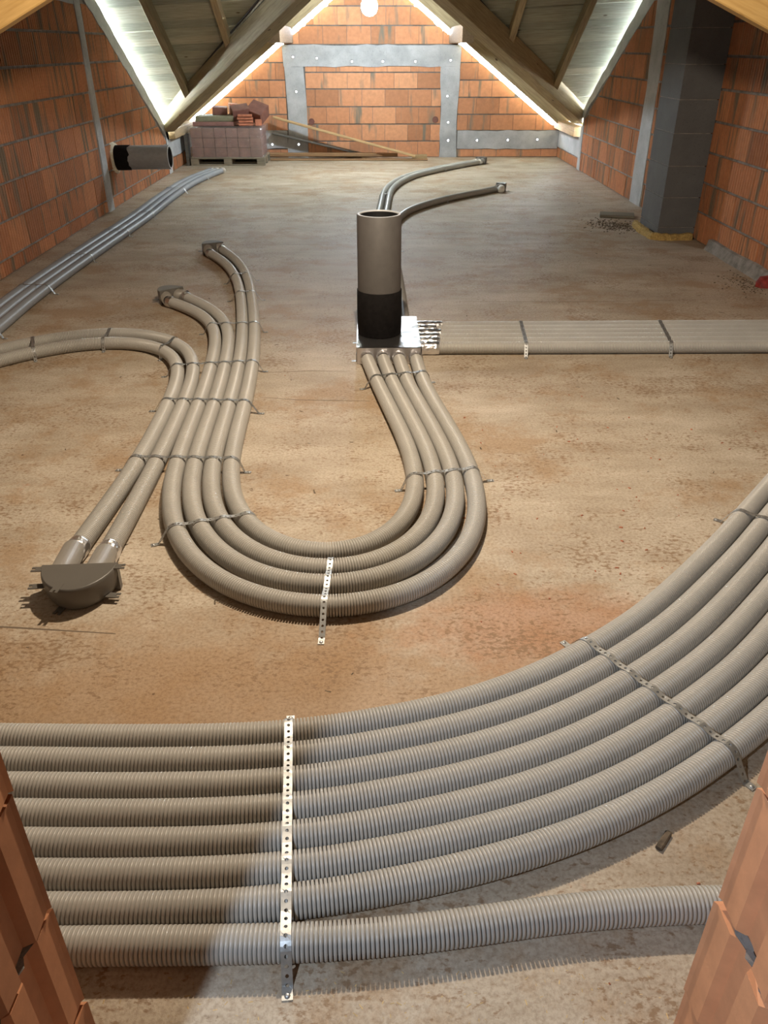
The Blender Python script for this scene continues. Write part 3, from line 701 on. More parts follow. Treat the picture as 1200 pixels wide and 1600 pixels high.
# plan paths of the ducts, in metres on the floor
DUCTS = {'A0': [[-1.886,1.524],[-1.786,1.521],[-1.686,1.519],[-1.586,1.516],[-1.486,1.514],[-1.386,1.511],[-1.286,1.509],[-1.186,1.506],[-1.086,1.504],[-0.986,1.501],[-0.886,1.498],[-0.786,1.495],[-0.686,1.493],[-0.586,1.492],[-0.486,1.491],[-0.386,1.493],[-0.286,1.497],[-0.187,1.508],[-0.088,1.525],[0.01,1.546],[0.107,1.57],[0.202,1.599],[0.296,1.634],[0.387,1.675],[0.475,1.722],[0.56,1.774],[0.643,1.831],[0.724,1.89],[0.802,1.952],[0.877,2.018],[0.949,2.088],[1.019,2.159],[1.089,2.231],[1.157,2.304],[1.225,2.377],[1.292,2.451],[1.358,2.527],[1.422,2.603],[1.487,2.679],[1.552,2.755],[1.618,2.831],[1.683,2.907],[1.748,2.982],[1.813,3.058],[1.879,3.134],[1.944,3.21],[2.009,3.285],[2.074,3.361],[2.14,3.437],[2.205,3.513]],
'A1': [[-1.888,1.444],[-1.788,1.442],[-1.689,1.439],[-1.59,1.437],[-1.49,1.434],[-1.391,1.432],[-1.291,1.429],[-1.192,1.427],[-1.093,1.424],[-0.993,1.421],[-0.894,1.419],[-0.795,1.416],[-0.695,1.413],[-0.596,1.412],[-0.496,1.412],[-0.397,1.413],[-0.298,1.417],[-0.199,1.426],[-0.1,1.441],[-0.003,1.461],[0.094,1.484],[0.189,1.511],[0.283,1.543],[0.375,1.581],[0.465,1.625],[0.551,1.674],[0.635,1.728],[0.716,1.785],[0.795,1.845],[0.872,1.908],[0.946,1.974],[1.018,2.043],[1.087,2.114],[1.156,2.186],[1.224,2.258],[1.292,2.331],[1.358,2.405],[1.423,2.481],[1.487,2.556],[1.552,2.632],[1.617,2.707],[1.681,2.783],[1.746,2.858],[1.811,2.933],[1.876,3.009],[1.941,3.084],[2.006,3.159],[2.071,3.235],[2.136,3.31],[2.201,3.385],[2.265,3.461]],
'A2': [[-1.89,1.365],[-1.789,1.362],[-1.688,1.359],[-1.587,1.357],[-1.487,1.354],[-1.386,1.352],[-1.285,1.349],[-1.184,1.347],[-1.083,1.344],[-0.983,1.341],[-0.882,1.338],[-0.781,1.336],[-0.68,1.333],[-0.579,1.332],[-0.479,1.332],[-0.378,1.333],[-0.277,1.338],[-0.177,1.348],[-0.077,1.364],[0.021,1.385],[0.119,1.409],[0.216,1.436],[0.312,1.469],[0.405,1.507],[0.496,1.551],[0.583,1.601],[0.669,1.655],[0.751,1.712],[0.832,1.772],[0.911,1.836],[0.986,1.902],[1.059,1.972],[1.13,2.044],[1.2,2.117],[1.269,2.19],[1.338,2.264],[1.405,2.338],[1.471,2.415],[1.537,2.492],[1.602,2.568],[1.668,2.645],[1.734,2.721],[1.799,2.797],[1.865,2.874],[1.931,2.95],[1.997,3.027],[2.063,3.103],[2.128,3.179],[2.194,3.256],[2.26,3.332],[2.326,3.409]],
'A3': [[-1.892,1.285],[-1.792,1.282],[-1.691,1.28],[-1.591,1.277],[-1.491,1.275],[-1.391,1.272],[-1.291,1.27],[-1.19,1.267],[-1.09,1.265],[-0.99,1.262],[-0.89,1.259],[-0.79,1.256],[-0.689,1.254],[-0.589,1.252],[-0.489,1.252],[-0.389,1.253],[-0.289,1.258],[-0.189,1.267],[-0.09,1.281],[0.009,1.301],[0.106,1.323],[0.203,1.349],[0.299,1.379],[0.392,1.415],[0.484,1.456],[0.573,1.502],[0.659,1.554],[0.743,1.609],[0.824,1.667],[0.904,1.727],[0.981,1.791],[1.056,1.858],[1.128,1.928],[1.198,2.0],[1.267,2.072],[1.336,2.145],[1.404,2.218],[1.471,2.293],[1.537,2.368],[1.602,2.445],[1.667,2.521],[1.732,2.597],[1.797,2.673],[1.863,2.749],[1.928,2.825],[1.994,2.901],[2.059,2.977],[2.125,3.053],[2.19,3.129],[2.255,3.205],[2.321,3.281],[2.386,3.357]],
'A4': [[-1.894,1.205],[-1.794,1.203],[-1.694,1.2],[-1.595,1.198],[-1.495,1.195],[-1.396,1.193],[-1.296,1.19],[-1.196,1.188],[-1.097,1.185],[-0.997,1.182],[-0.898,1.179],[-0.798,1.177],[-0.698,1.174],[-0.599,1.173],[-0.499,1.172],[-0.399,1.173],[-0.3,1.177],[-0.2,1.185],[-0.102,1.198],[-0.004,1.216],[0.094,1.238],[0.19,1.263],[0.286,1.291],[0.38,1.324],[0.472,1.362],[0.561,1.406],[0.649,1.454],[0.733,1.507],[0.816,1.562],[0.896,1.621],[0.975,1.682],[1.051,1.746],[1.125,1.814],[1.196,1.884],[1.265,1.955],[1.334,2.027],[1.403,2.099],[1.47,2.172],[1.537,2.247],[1.602,2.322],[1.666,2.398],[1.731,2.474],[1.796,2.55],[1.861,2.625],[1.926,2.701],[1.991,2.776],[2.056,2.852],[2.121,2.927],[2.186,3.003],[2.251,3.078],[2.316,3.154],[2.382,3.229],[2.447,3.305]],
'A5': [[-1.896,1.126],[-1.797,1.123],[-1.698,1.121],[-1.599,1.118],[-1.499,1.116],[-1.4,1.113],[-1.301,1.11],[-1.202,1.108],[-1.103,1.105],[-1.004,1.103],[-0.905,1.1],[-0.806,1.097],[-0.707,1.095],[-0.608,1.093],[-0.509,1.093],[-0.41,1.094],[-0.311,1.097],[-0.212,1.104],[-0.113,1.116],[-0.016,1.133],[0.081,1.153],[0.178,1.177],[0.273,1.204],[0.367,1.234],[0.46,1.27],[0.55,1.311],[0.638,1.356],[0.724,1.406],[0.807,1.46],[0.888,1.516],[0.968,1.575],[1.046,1.637],[1.121,1.702],[1.193,1.769],[1.264,1.839],[1.333,1.91],[1.401,1.982],[1.469,2.054],[1.536,2.127],[1.602,2.2],[1.667,2.276],[1.731,2.351],[1.795,2.427],[1.86,2.502],[1.925,2.577],[1.99,2.652],[2.054,2.727],[2.119,2.802],[2.184,2.877],[2.248,2.952],[2.313,3.027],[2.378,3.102],[2.442,3.177],[2.507,3.253]],
'A6': [[-1.898,1.046],[-1.797,1.043],[-1.697,1.041],[-1.597,1.038],[-1.496,1.036],[-1.396,1.033],[-1.295,1.031],[-1.195,1.028],[-1.095,1.025],[-0.994,1.023],[-0.894,1.02],[-0.793,1.017],[-0.693,1.015],[-0.593,1.013],[-0.492,1.013],[-0.392,1.014],[-0.291,1.018],[-0.191,1.026],[-0.092,1.039],[0.007,1.056],[0.106,1.077],[0.203,1.101],[0.3,1.128],[0.395,1.16],[0.489,1.196],[0.58,1.237],[0.67,1.283],[0.757,1.333],[0.842,1.387],[0.924,1.444],[1.005,1.503],[1.084,1.565],[1.161,1.63],[1.235,1.698],[1.306,1.769],[1.377,1.841],[1.446,1.913],[1.515,1.986],[1.583,2.06],[1.651,2.134],[1.716,2.21],[1.781,2.287],[1.846,2.363],[1.912,2.44],[1.977,2.516],[2.043,2.592],[2.108,2.668],[2.174,2.744],[2.24,2.82],[2.305,2.896],[2.371,2.972],[2.436,3.048],[2.502,3.124],[2.567,3.201]],
'A7': [[-1.9,0.938],[-1.8,0.938],[-1.7,0.938],[-1.6,0.938],[-1.5,0.938],[-1.399,0.938],[-1.299,0.938],[-1.199,0.938],[-1.099,0.938],[-0.999,0.938],[-0.899,0.938],[-0.799,0.938],[-0.699,0.938],[-0.598,0.938],[-0.498,0.938],[-0.398,0.937],[-0.298,0.937],[-0.198,0.938],[-0.098,0.941],[0.002,0.947],[0.102,0.956],[0.201,0.969],[0.3,0.983],[0.4,0.995],[0.499,1.003],[0.599,1.008],[0.699,1.01],[0.799,1.009],[0.9,1.007],[1.0,1.005],[1.1,1.002],[1.2,0.999],[1.3,0.996],[1.4,0.993],[1.5,0.99]],
'U0': [[-0.043,4.452],[-0.029,4.353],[-0.014,4.254],[0.0,4.155],[0.016,4.056],[0.032,3.957],[0.049,3.858],[0.066,3.76],[0.083,3.661],[0.1,3.562],[0.117,3.464],[0.133,3.365],[0.147,3.266],[0.159,3.166],[0.167,3.067],[0.171,2.967],[0.169,2.866],[0.159,2.767],[0.138,2.669],[0.104,2.575],[0.054,2.488],[-0.015,2.417],[-0.104,2.371],[-0.203,2.362],[-0.298,2.391],[-0.38,2.447],[-0.447,2.521],[-0.5,2.606],[-0.54,2.698],[-0.571,2.793],[-0.593,2.891],[-0.609,2.99],[-0.621,3.089],[-0.629,3.189],[-0.635,3.289],[-0.64,3.389],[-0.644,3.489],[-0.647,3.589],[-0.651,3.689],[-0.656,3.789],[-0.661,3.889],[-0.666,3.989],[-0.673,4.089],[-0.68,4.189],[-0.687,4.288],[-0.695,4.388],[-0.704,4.488],[-0.714,4.587],[-0.725,4.687],[-0.736,4.786],[-0.749,4.886],[-0.762,4.985],[-0.776,5.084],[-0.79,5.183],[-0.805,5.282],[-0.82,5.381],[-0.836,5.48],[-0.852,5.579],[-0.868,5.678],[-0.885,5.776],[-0.902,5.875],[-0.92,5.973],[-0.939,6.072],[-0.959,6.17],[-0.981,6.268],[-1.004,6.365],[-1.028,6.462],[-1.055,6.558],[-1.084,6.654],[-1.116,6.749],[-1.15,6.843],[-1.187,6.936],[-1.226,7.028],[-1.268,7.119],[-1.312,7.209],[-1.356,7.299]],
'U1': [[0.051,4.451],[0.061,4.352],[0.073,4.253],[0.085,4.154],[0.098,4.055],[0.113,3.957],[0.129,3.859],[0.145,3.761],[0.162,3.663],[0.178,3.564],[0.195,3.466],[0.211,3.368],[0.225,3.27],[0.238,3.171],[0.247,3.072],[0.253,2.973],[0.254,2.873],[0.248,2.774],[0.233,2.676],[0.208,2.579],[0.169,2.488],[0.116,2.404],[0.046,2.334],[-0.039,2.283],[-0.136,2.26],[-0.234,2.266],[-0.328,2.299],[-0.412,2.352],[-0.483,2.421],[-0.542,2.501],[-0.589,2.589],[-0.626,2.681],[-0.653,2.777],[-0.674,2.874],[-0.689,2.973],[-0.699,3.071],[-0.707,3.171],[-0.712,3.27],[-0.717,3.369],[-0.72,3.469],[-0.724,3.568],[-0.728,3.668],[-0.732,3.767],[-0.737,3.866],[-0.742,3.966],[-0.748,4.065],[-0.755,4.164],[-0.762,4.264],[-0.771,4.363],[-0.779,4.462],[-0.789,4.561],[-0.799,4.66],[-0.811,4.759],[-0.823,4.857],[-0.836,4.956],[-0.849,5.055],[-0.864,5.153],[-0.878,5.251],[-0.893,5.35],[-0.909,5.448],[-0.925,5.546],[-0.941,5.644],[-0.958,5.742],[-0.976,5.84],[-0.995,5.938],[-1.015,6.035],[-1.037,6.133],[-1.06,6.229],[-1.085,6.326],[-1.112,6.421],[-1.142,6.516],[-1.175,6.61],[-1.21,6.703],[-1.249,6.795],[-1.291,6.885],[-1.336,6.973],[-1.384,7.061],[-1.432,7.148]],
'U2': [[0.144,4.449],[0.152,4.35],[0.16,4.251],[0.17,4.152],[0.181,4.054],[0.194,3.955],[0.209,3.857],[0.225,3.759],[0.241,3.661],[0.257,3.563],[0.274,3.465],[0.289,3.366],[0.303,3.268],[0.316,3.169],[0.325,3.071],[0.332,2.971],[0.333,2.872],[0.328,2.773],[0.315,2.674],[0.293,2.578],[0.259,2.484],[0.213,2.396],[0.154,2.317],[0.081,2.25],[-0.005,2.2],[-0.1,2.172],[-0.199,2.168],[-0.296,2.187],[-0.387,2.227],[-0.468,2.284],[-0.539,2.354],[-0.598,2.434],[-0.647,2.52],[-0.687,2.611],[-0.717,2.706],[-0.741,2.802],[-0.758,2.9],[-0.771,2.999],[-0.78,3.098],[-0.786,3.197],[-0.791,3.296],[-0.795,3.395],[-0.799,3.495],[-0.802,3.594],[-0.806,3.693],[-0.81,3.792],[-0.815,3.892],[-0.821,3.991],[-0.827,4.09],[-0.834,4.189],[-0.842,4.288],[-0.851,4.387],[-0.86,4.486],[-0.871,4.585],[-0.883,4.684],[-0.897,4.782],[-0.915,4.88],[-0.937,4.977],[-0.963,5.072],[-0.995,5.166],[-1.034,5.258],[-1.079,5.347],[-1.129,5.432],[-1.185,5.514],[-1.245,5.594],[-1.307,5.671],[-1.371,5.748]],
'U3': [[0.245,4.448],[0.249,4.348],[0.254,4.249],[0.26,4.149],[0.269,4.05],[0.279,3.951],[0.292,3.852],[0.306,3.753],[0.322,3.654],[0.338,3.556],[0.354,3.457],[0.369,3.359],[0.383,3.26],[0.395,3.161],[0.405,3.062],[0.412,2.963],[0.414,2.863],[0.411,2.763],[0.402,2.664],[0.385,2.566],[0.358,2.47],[0.321,2.377],[0.272,2.291],[0.21,2.212],[0.136,2.146],[0.05,2.096],[-0.044,2.064],[-0.143,2.052],[-0.242,2.06],[-0.338,2.086],[-0.428,2.129],[-0.51,2.186],[-0.582,2.256],[-0.643,2.334],[-0.695,2.419],[-0.738,2.509],[-0.772,2.603],[-0.799,2.698],[-0.821,2.796],[-0.837,2.894],[-0.848,2.993],[-0.857,3.093],[-0.863,3.192],[-0.868,3.292],[-0.872,3.391],[-0.876,3.491],[-0.879,3.591],[-0.883,3.69],[-0.887,3.79],[-0.893,3.89],[-0.898,3.989],[-0.905,4.089],[-0.912,4.188],[-0.92,4.288],[-0.929,4.387],[-0.938,4.486],[-0.949,4.585],[-0.963,4.684],[-0.979,4.782],[-0.999,4.88],[-1.024,4.977],[-1.056,5.071],[-1.095,5.163],[-1.141,5.251],[-1.195,5.335],[-1.255,5.414],[-1.321,5.49],[-1.39,5.562],[-1.46,5.632]],
'C0': [[-0.955,2.335],[-0.953,2.434],[-0.951,2.533],[-0.949,2.632],[-0.948,2.732],[-0.947,2.831],[-0.946,2.93],[-0.946,3.029],[-0.946,3.128],[-0.948,3.227],[-0.949,3.326],[-0.952,3.426],[-0.955,3.525],[-0.958,3.624],[-0.962,3.723],[-0.967,3.822],[-0.973,3.921],[-0.981,4.02],[-0.992,4.118],[-1.006,4.216],[-1.025,4.314],[-1.051,4.409],[-1.086,4.502],[-1.13,4.591],[-1.186,4.672],[-1.254,4.744],[-1.333,4.804],[-1.422,4.849],[-1.517,4.877],[-1.615,4.888],[-1.714,4.882],[-1.811,4.861],[-1.903,4.827],[-1.991,4.78],[-2.072,4.724],[-2.148,4.659],[-2.218,4.589],[-2.283,4.515],[-2.345,4.437],[-2.405,4.358],[-2.464,4.278],[-2.522,4.198]],
'C1': [[-1.076,2.361],[-1.069,2.46],[-1.061,2.559],[-1.054,2.659],[-1.047,2.758],[-1.041,2.857],[-1.035,2.956],[-1.032,3.056],[-1.029,3.155],[-1.028,3.255],[-1.029,3.354],[-1.031,3.453],[-1.033,3.553],[-1.037,3.652],[-1.041,3.752],[-1.047,3.851],[-1.054,3.95],[-1.064,4.049],[-1.078,4.147],[-1.098,4.245],[-1.125,4.34],[-1.163,4.432],[-1.214,4.518],[-1.279,4.593],[-1.358,4.652],[-1.449,4.693],[-1.546,4.712],[-1.646,4.71],[-1.743,4.69],[-1.836,4.655],[-1.922,4.606],[-2.003,4.548],[-2.078,4.482],[-2.147,4.411],[-2.213,4.337],[-2.277,4.261],[-2.338,4.183],[-2.399,4.104],[-2.459,4.024]],
'D0': [[0.274,4.59],[1.2,4.588],[3.0,4.585]],
'D1': [[0.274,4.671],[1.2,4.67],[3.0,4.669]],
'D2': [[0.274,4.752],[1.2,4.751],[3.0,4.753]],
'D3': [[0.274,4.833],[1.2,4.833],[3.0,4.837]],
'D4': [[0.274,4.914],[1.2,4.914],[3.0,4.921]],
'D5': [[0.274,4.995],[1.2,4.995],[3.0,5.005]],
'E1': [[0.04,5.0],[0.039,5.1],[0.039,5.2],[0.039,5.3],[0.038,5.4],[0.038,5.5],[0.037,5.6],[0.037,5.7],[0.037,5.8],[0.036,5.9],[0.036,6.0],[0.035,6.1],[0.035,6.2],[0.034,6.301],[0.033,6.401],[0.032,6.501],[0.03,6.601],[0.029,6.701],[0.028,6.801],[0.027,6.901],[0.026,7.001],[0.026,7.101],[0.025,7.201],[0.025,7.301],[0.025,7.401],[0.026,7.501],[0.026,7.601],[0.027,7.701],[0.028,7.802],[0.029,7.902],[0.031,8.002],[0.033,8.102],[0.036,8.202],[0.038,8.302],[0.042,8.402],[0.046,8.502],[0.05,8.602],[0.054,8.702],[0.058,8.802],[0.063,8.902],[0.068,9.002],[0.073,9.102],[0.078,9.202],[0.083,9.302],[0.088,9.401],[0.093,9.501],[0.098,9.601],[0.103,9.701],[0.108,9.801],[0.112,9.901],[0.117,10.001],[0.121,10.101],[0.127,10.201],[0.134,10.301],[0.142,10.401],[0.151,10.5],[0.162,10.6],[0.175,10.699],[0.189,10.798],[0.205,10.897],[0.223,10.995],[0.243,11.093],[0.265,11.191],[0.29,11.288],[0.316,11.384],[0.345,11.48],[0.375,11.576],[0.408,11.67],[0.444,11.764],[0.482,11.856],[0.524,11.947],[0.569,12.037],[0.616,12.125],[0.666,12.211],[0.719,12.297],[0.773,12.381],[0.829,12.464],[0.885,12.546],[0.943,12.628],[1.002,12.709],[1.061,12.789],[1.122,12.869],[1.183,12.948],[1.246,13.026],[1.309,13.104],[1.373,13.181],[1.438,13.257],[1.504,13.332],[1.573,13.405],[1.643,13.476]],
'E2': [[0.12,5.0],[0.119,5.1],[0.119,5.201],[0.119,5.301],[0.118,5.402],[0.118,5.502],[0.117,5.603],[0.117,5.703],[0.117,5.804],[0.116,5.904],[0.116,6.005],[0.115,6.105],[0.115,6.206],[0.114,6.306],[0.113,6.407],[0.112,6.507],[0.11,6.608],[0.109,6.708],[0.108,6.809],[0.107,6.909],[0.106,7.01],[0.106,7.11],[0.105,7.211],[0.105,7.311],[0.105,7.412],[0.106,7.512],[0.106,7.613],[0.107,7.713],[0.108,7.814],[0.109,7.914],[0.111,8.015],[0.113,8.115],[0.116,8.216],[0.119,8.316],[0.122,8.417],[0.126,8.517],[0.13,8.618],[0.135,8.718],[0.139,8.818],[0.144,8.919],[0.149,9.019],[0.154,9.119],[0.159,9.22],[0.164,9.32],[0.169,9.421],[0.174,9.521],[0.179,9.621],[0.184,9.722],[0.189,9.822],[0.193,9.922],[0.198,10.023],[0.203,10.123],[0.209,10.224],[0.216,10.324],[0.224,10.424],[0.234,10.524],[0.246,10.624],[0.259,10.723],[0.274,10.823],[0.291,10.922],[0.31,11.021],[0.331,11.119],[0.354,11.217],[0.379,11.314],[0.407,11.41],[0.437,11.506],[0.469,11.602],[0.503,11.696],[0.541,11.789],[0.581,11.881],[0.625,11.972],[0.672,12.061],[0.722,12.148],[0.774,12.234],[0.828,12.319],[0.884,12.402],[0.94,12.485],[0.998,12.567],[1.057,12.649],[1.117,12.73],[1.177,12.81],[1.239,12.889],[1.301,12.968],[1.365,13.046],[1.429,13.124],[1.494,13.2],[1.561,13.275],[1.63,13.348],[1.7,13.42]],
'E3': [[0.205,5.0],[0.205,5.1],[0.205,5.199],[0.205,5.299],[0.205,5.399],[0.205,5.499],[0.204,5.598],[0.204,5.698],[0.204,5.798],[0.203,5.897],[0.203,5.997],[0.202,6.097],[0.201,6.196],[0.2,6.296],[0.199,6.396],[0.198,6.495],[0.196,6.595],[0.195,6.695],[0.193,6.795],[0.191,6.894],[0.19,6.994],[0.189,7.094],[0.188,7.193],[0.188,7.293],[0.189,7.393],[0.189,7.492],[0.19,7.592],[0.191,7.692],[0.193,7.791],[0.196,7.891],[0.2,7.991],[0.205,8.09],[0.211,8.19],[0.219,8.289],[0.228,8.389],[0.239,8.488],[0.253,8.586],[0.269,8.685],[0.288,8.783],[0.31,8.88],[0.336,8.976],[0.365,9.072],[0.399,9.165],[0.437,9.257],[0.481,9.347],[0.528,9.435],[0.578,9.521],[0.631,9.606],[0.685,9.689],[0.742,9.771],[0.799,9.853],[0.859,9.933],[0.92,10.011],[0.984,10.088],[1.05,10.163],[1.117,10.236],[1.186,10.309],[1.254,10.381],[1.323,10.453],[1.392,10.525],[1.461,10.597],[1.531,10.668],[1.6,10.74]],
'F0': [[-2.374,4.05],[-2.378,4.149],[-2.382,4.249],[-2.386,4.349],[-2.389,4.448],[-2.393,4.548],[-2.397,4.647],[-2.401,4.747],[-2.404,4.847],[-2.408,4.946],[-2.412,5.046],[-2.416,5.146],[-2.421,5.245],[-2.425,5.345],[-2.429,5.445],[-2.433,5.544],[-2.436,5.644],[-2.438,5.744],[-2.44,5.843],[-2.441,5.943],[-2.441,6.043],[-2.441,6.142],[-2.44,6.242],[-2.439,6.342],[-2.438,6.442],[-2.437,6.541],[-2.435,6.641],[-2.433,6.741],[-2.431,6.84],[-2.429,6.94],[-2.427,7.04],[-2.425,7.139],[-2.423,7.239],[-2.42,7.339],[-2.418,7.438],[-2.415,7.538],[-2.412,7.638],[-2.409,7.737],[-2.406,7.837],[-2.404,7.937],[-2.401,8.037],[-2.398,8.136],[-2.396,8.236],[-2.393,8.336],[-2.39,8.435],[-2.388,8.535],[-2.386,8.635],[-2.384,8.734],[-2.383,8.834],[-2.382,8.934],[-2.382,9.033],[-2.382,9.133],[-2.383,9.233],[-2.385,9.333],[-2.387,9.432],[-2.388,9.532],[-2.39,9.632],[-2.391,9.731],[-2.392,9.831],[-2.393,9.931],[-2.393,10.031],[-2.393,10.13],[-2.393,10.23],[-2.392,10.33],[-2.391,10.429],[-2.39,10.529],[-2.388,10.629],[-2.387,10.729],[-2.384,10.828],[-2.382,10.928],[-2.379,11.028],[-2.375,11.127],[-2.369,11.227],[-2.362,11.326],[-2.354,11.426],[-2.343,11.525],[-2.331,11.624],[-2.317,11.722],[-2.302,11.821],[-2.286,11.919],[-2.27,12.018],[-2.252,12.116],[-2.234,12.214],[-2.216,12.312],[-2.198,12.41],[-2.179,12.508]],
'F1': [[-2.459,4.046],[-2.463,4.146],[-2.467,4.246],[-2.471,4.346],[-2.474,4.446],[-2.478,4.546],[-2.482,4.646],[-2.486,4.745],[-2.489,4.845],[-2.493,4.945],[-2.497,5.045],[-2.502,5.145],[-2.506,5.245],[-2.51,5.345],[-2.514,5.444],[-2.518,5.544],[-2.521,5.644],[-2.523,5.744],[-2.525,5.844],[-2.526,5.944],[-2.526,6.044],[-2.526,6.144],[-2.525,6.244],[-2.524,6.344],[-2.523,6.444],[-2.522,6.544],[-2.52,6.644],[-2.518,6.743],[-2.516,6.843],[-2.514,6.943],[-2.512,7.043],[-2.51,7.143],[-2.508,7.243],[-2.505,7.343],[-2.502,7.443],[-2.5,7.543],[-2.497,7.643],[-2.494,7.743],[-2.491,7.842],[-2.489,7.942],[-2.486,8.042],[-2.483,8.142],[-2.48,8.242],[-2.478,8.342],[-2.475,8.442],[-2.473,8.542],[-2.471,8.642],[-2.469,8.742],[-2.468,8.842],[-2.467,8.942],[-2.467,9.041],[-2.467,9.141],[-2.468,9.241],[-2.47,9.341],[-2.472,9.441],[-2.474,9.541],[-2.475,9.641],[-2.476,9.741],[-2.477,9.841],[-2.478,9.941],[-2.478,10.041],[-2.478,10.141],[-2.478,10.241],[-2.477,10.341],[-2.476,10.441],[-2.475,10.54],[-2.473,10.64],[-2.471,10.74],[-2.469,10.84],[-2.467,10.94],[-2.463,11.04],[-2.459,11.14],[-2.454,11.24],[-2.447,11.339],[-2.438,11.439],[-2.427,11.538],[-2.415,11.637],[-2.401,11.736],[-2.386,11.835],[-2.37,11.934],[-2.353,12.032],[-2.336,12.131],[-2.318,12.229],[-2.3,12.327],[-2.281,12.426],[-2.263,12.524]],
'F2': [[-2.544,4.043],[-2.548,4.143],[-2.552,4.243],[-2.555,4.343],[-2.559,4.444],[-2.563,4.544],[-2.567,4.644],[-2.571,4.744],[-2.574,4.844],[-2.578,4.944],[-2.582,5.044],[-2.587,5.144],[-2.591,5.244],[-2.595,5.344],[-2.599,5.444],[-2.603,5.544],[-2.606,5.645],[-2.608,5.745],[-2.61,5.845],[-2.611,5.945],[-2.611,6.045],[-2.611,6.145],[-2.61,6.246],[-2.609,6.346],[-2.608,6.446],[-2.606,6.546],[-2.605,6.646],[-2.603,6.746],[-2.601,6.846],[-2.599,6.947],[-2.597,7.047],[-2.595,7.147],[-2.593,7.247],[-2.59,7.347],[-2.587,7.447],[-2.585,7.547],[-2.582,7.648],[-2.579,7.748],[-2.576,7.848],[-2.573,7.948],[-2.571,8.048],[-2.568,8.148],[-2.565,8.248],[-2.563,8.348],[-2.56,8.449],[-2.558,8.549],[-2.555,8.649],[-2.554,8.749],[-2.552,8.849],[-2.552,8.949],[-2.552,9.05],[-2.552,9.15],[-2.554,9.25],[-2.555,9.35],[-2.557,9.45],[-2.559,9.55],[-2.56,9.65],[-2.562,9.751],[-2.563,9.851],[-2.563,9.951],[-2.563,10.051],[-2.563,10.151],[-2.563,10.251],[-2.562,10.352],[-2.561,10.452],[-2.56,10.552],[-2.558,10.652],[-2.556,10.752],[-2.554,10.852],[-2.551,10.952],[-2.548,11.053],[-2.544,11.153],[-2.538,11.253],[-2.531,11.353],[-2.522,11.452],[-2.511,11.552],[-2.499,11.651],[-2.485,11.75],[-2.47,11.85],[-2.454,11.948],[-2.437,12.047],[-2.42,12.146],[-2.402,12.244],[-2.383,12.343],[-2.365,12.441],[-2.346,12.54]]}

# ------------------------------------------------------------------ ventilation ducts
RD = 0.0375
def resample(P, step):
    P = np.asarray(P, float)
    d = np.r_[0, np.cumsum(np.linalg.norm(np.diff(P, axis=0), axis=1))]
    n = max(2, int(round(d[-1] / step)) + 1); s = np.linspace(0, d[-1], n)
    return np.stack([np.interp(s, d, P[:, i]) for i in range(P.shape[1])], 1)

def smooth_path(P):
    Q = resample(P, 0.02)
    k = np.exp(-0.5 * (np.arange(-9, 10) / 3.0) ** 2); k /= k.sum()
    E0 = 2 * Q[0] - Q[9:0:-1]; E1 = 2 * Q[-1] - Q[-2:-11:-1]
    W = np.vstack([E0, Q, E1])
    return np.stack([np.convolve(W[:, i], k, 'valid') for i in range(2)], 1)

def duct_mesh(P, mat, seg=18, rings=4, pitch=0.0093, r=RD, z=RD):
    """corrugated tube lying on the floor along the plan path P"""
    L = np.linalg.norm(np.diff(P, axis=0), axis=1).sum(); n = int(L / pitch)
    base = {5: ([0.0, 0.14, 0.235, 0.57, 0.905], [0.0262, 0.0262, 0.0370, 0.0377, 0.0370]), 4: ([0.0, 0.20, 0.52, 0.84], [0.0280, 0.0362, 0.0377, 0.0366]), 3: ([0.0, 0.28, 0.72], [0.0325, 0.0374, 0.0374]), 2: ([0.0, 0.5], [0.0345, 0.0375])}[rings]
    t = (np.arange(n)[:, None] + np.array(base[0])[None]).ravel() / n
    rr = np.tile(np.array(base[1]), n) * r / RD
    d = np.r_[0, np.cumsum(np.linalg.norm(np.diff(P, axis=0), axis=1))]; s = t * d[-1]
    c = np.stack([np.interp(s, d, P[:, i]) for i in range(2)], 1)
    T = np.gradient(P, axis=0); T /= np.linalg.norm(T, axis=1)[:, None]
    tt = np.stack([np.interp(s, d, T[:, i]) for i in range(2)], 1); tt /= np.linalg.norm(tt, axis=1)[:, None]
    a = np.arange(seg) * 2 * PI / seg
    side = np.stack([tt[:, 1], -tt[:, 0]], 1)
    Vv = np.zeros((len(t), seg, 3))
    Vv[:, :, :2] = c[:, None, :] + side[:, None, :] * (rr[:, None] * np.cos(a)[None])[:, :, None]
    Vv[:, :, 2] = z + rr[:, None] * np.sin(a)[None]
    i = np.arange(len(t) - 1)[:, None]; j = np.arange(seg)[None]
    j2 = (j + 1) % seg
    F = np.stack([i * seg + j, (i + 1) * seg + j, (i + 1) * seg + j2, i * seg + j2], -1).reshape(-1, 4)
    return quad_mesh('ventilation_duct', Vv.reshape(-1, 3), F, mat)

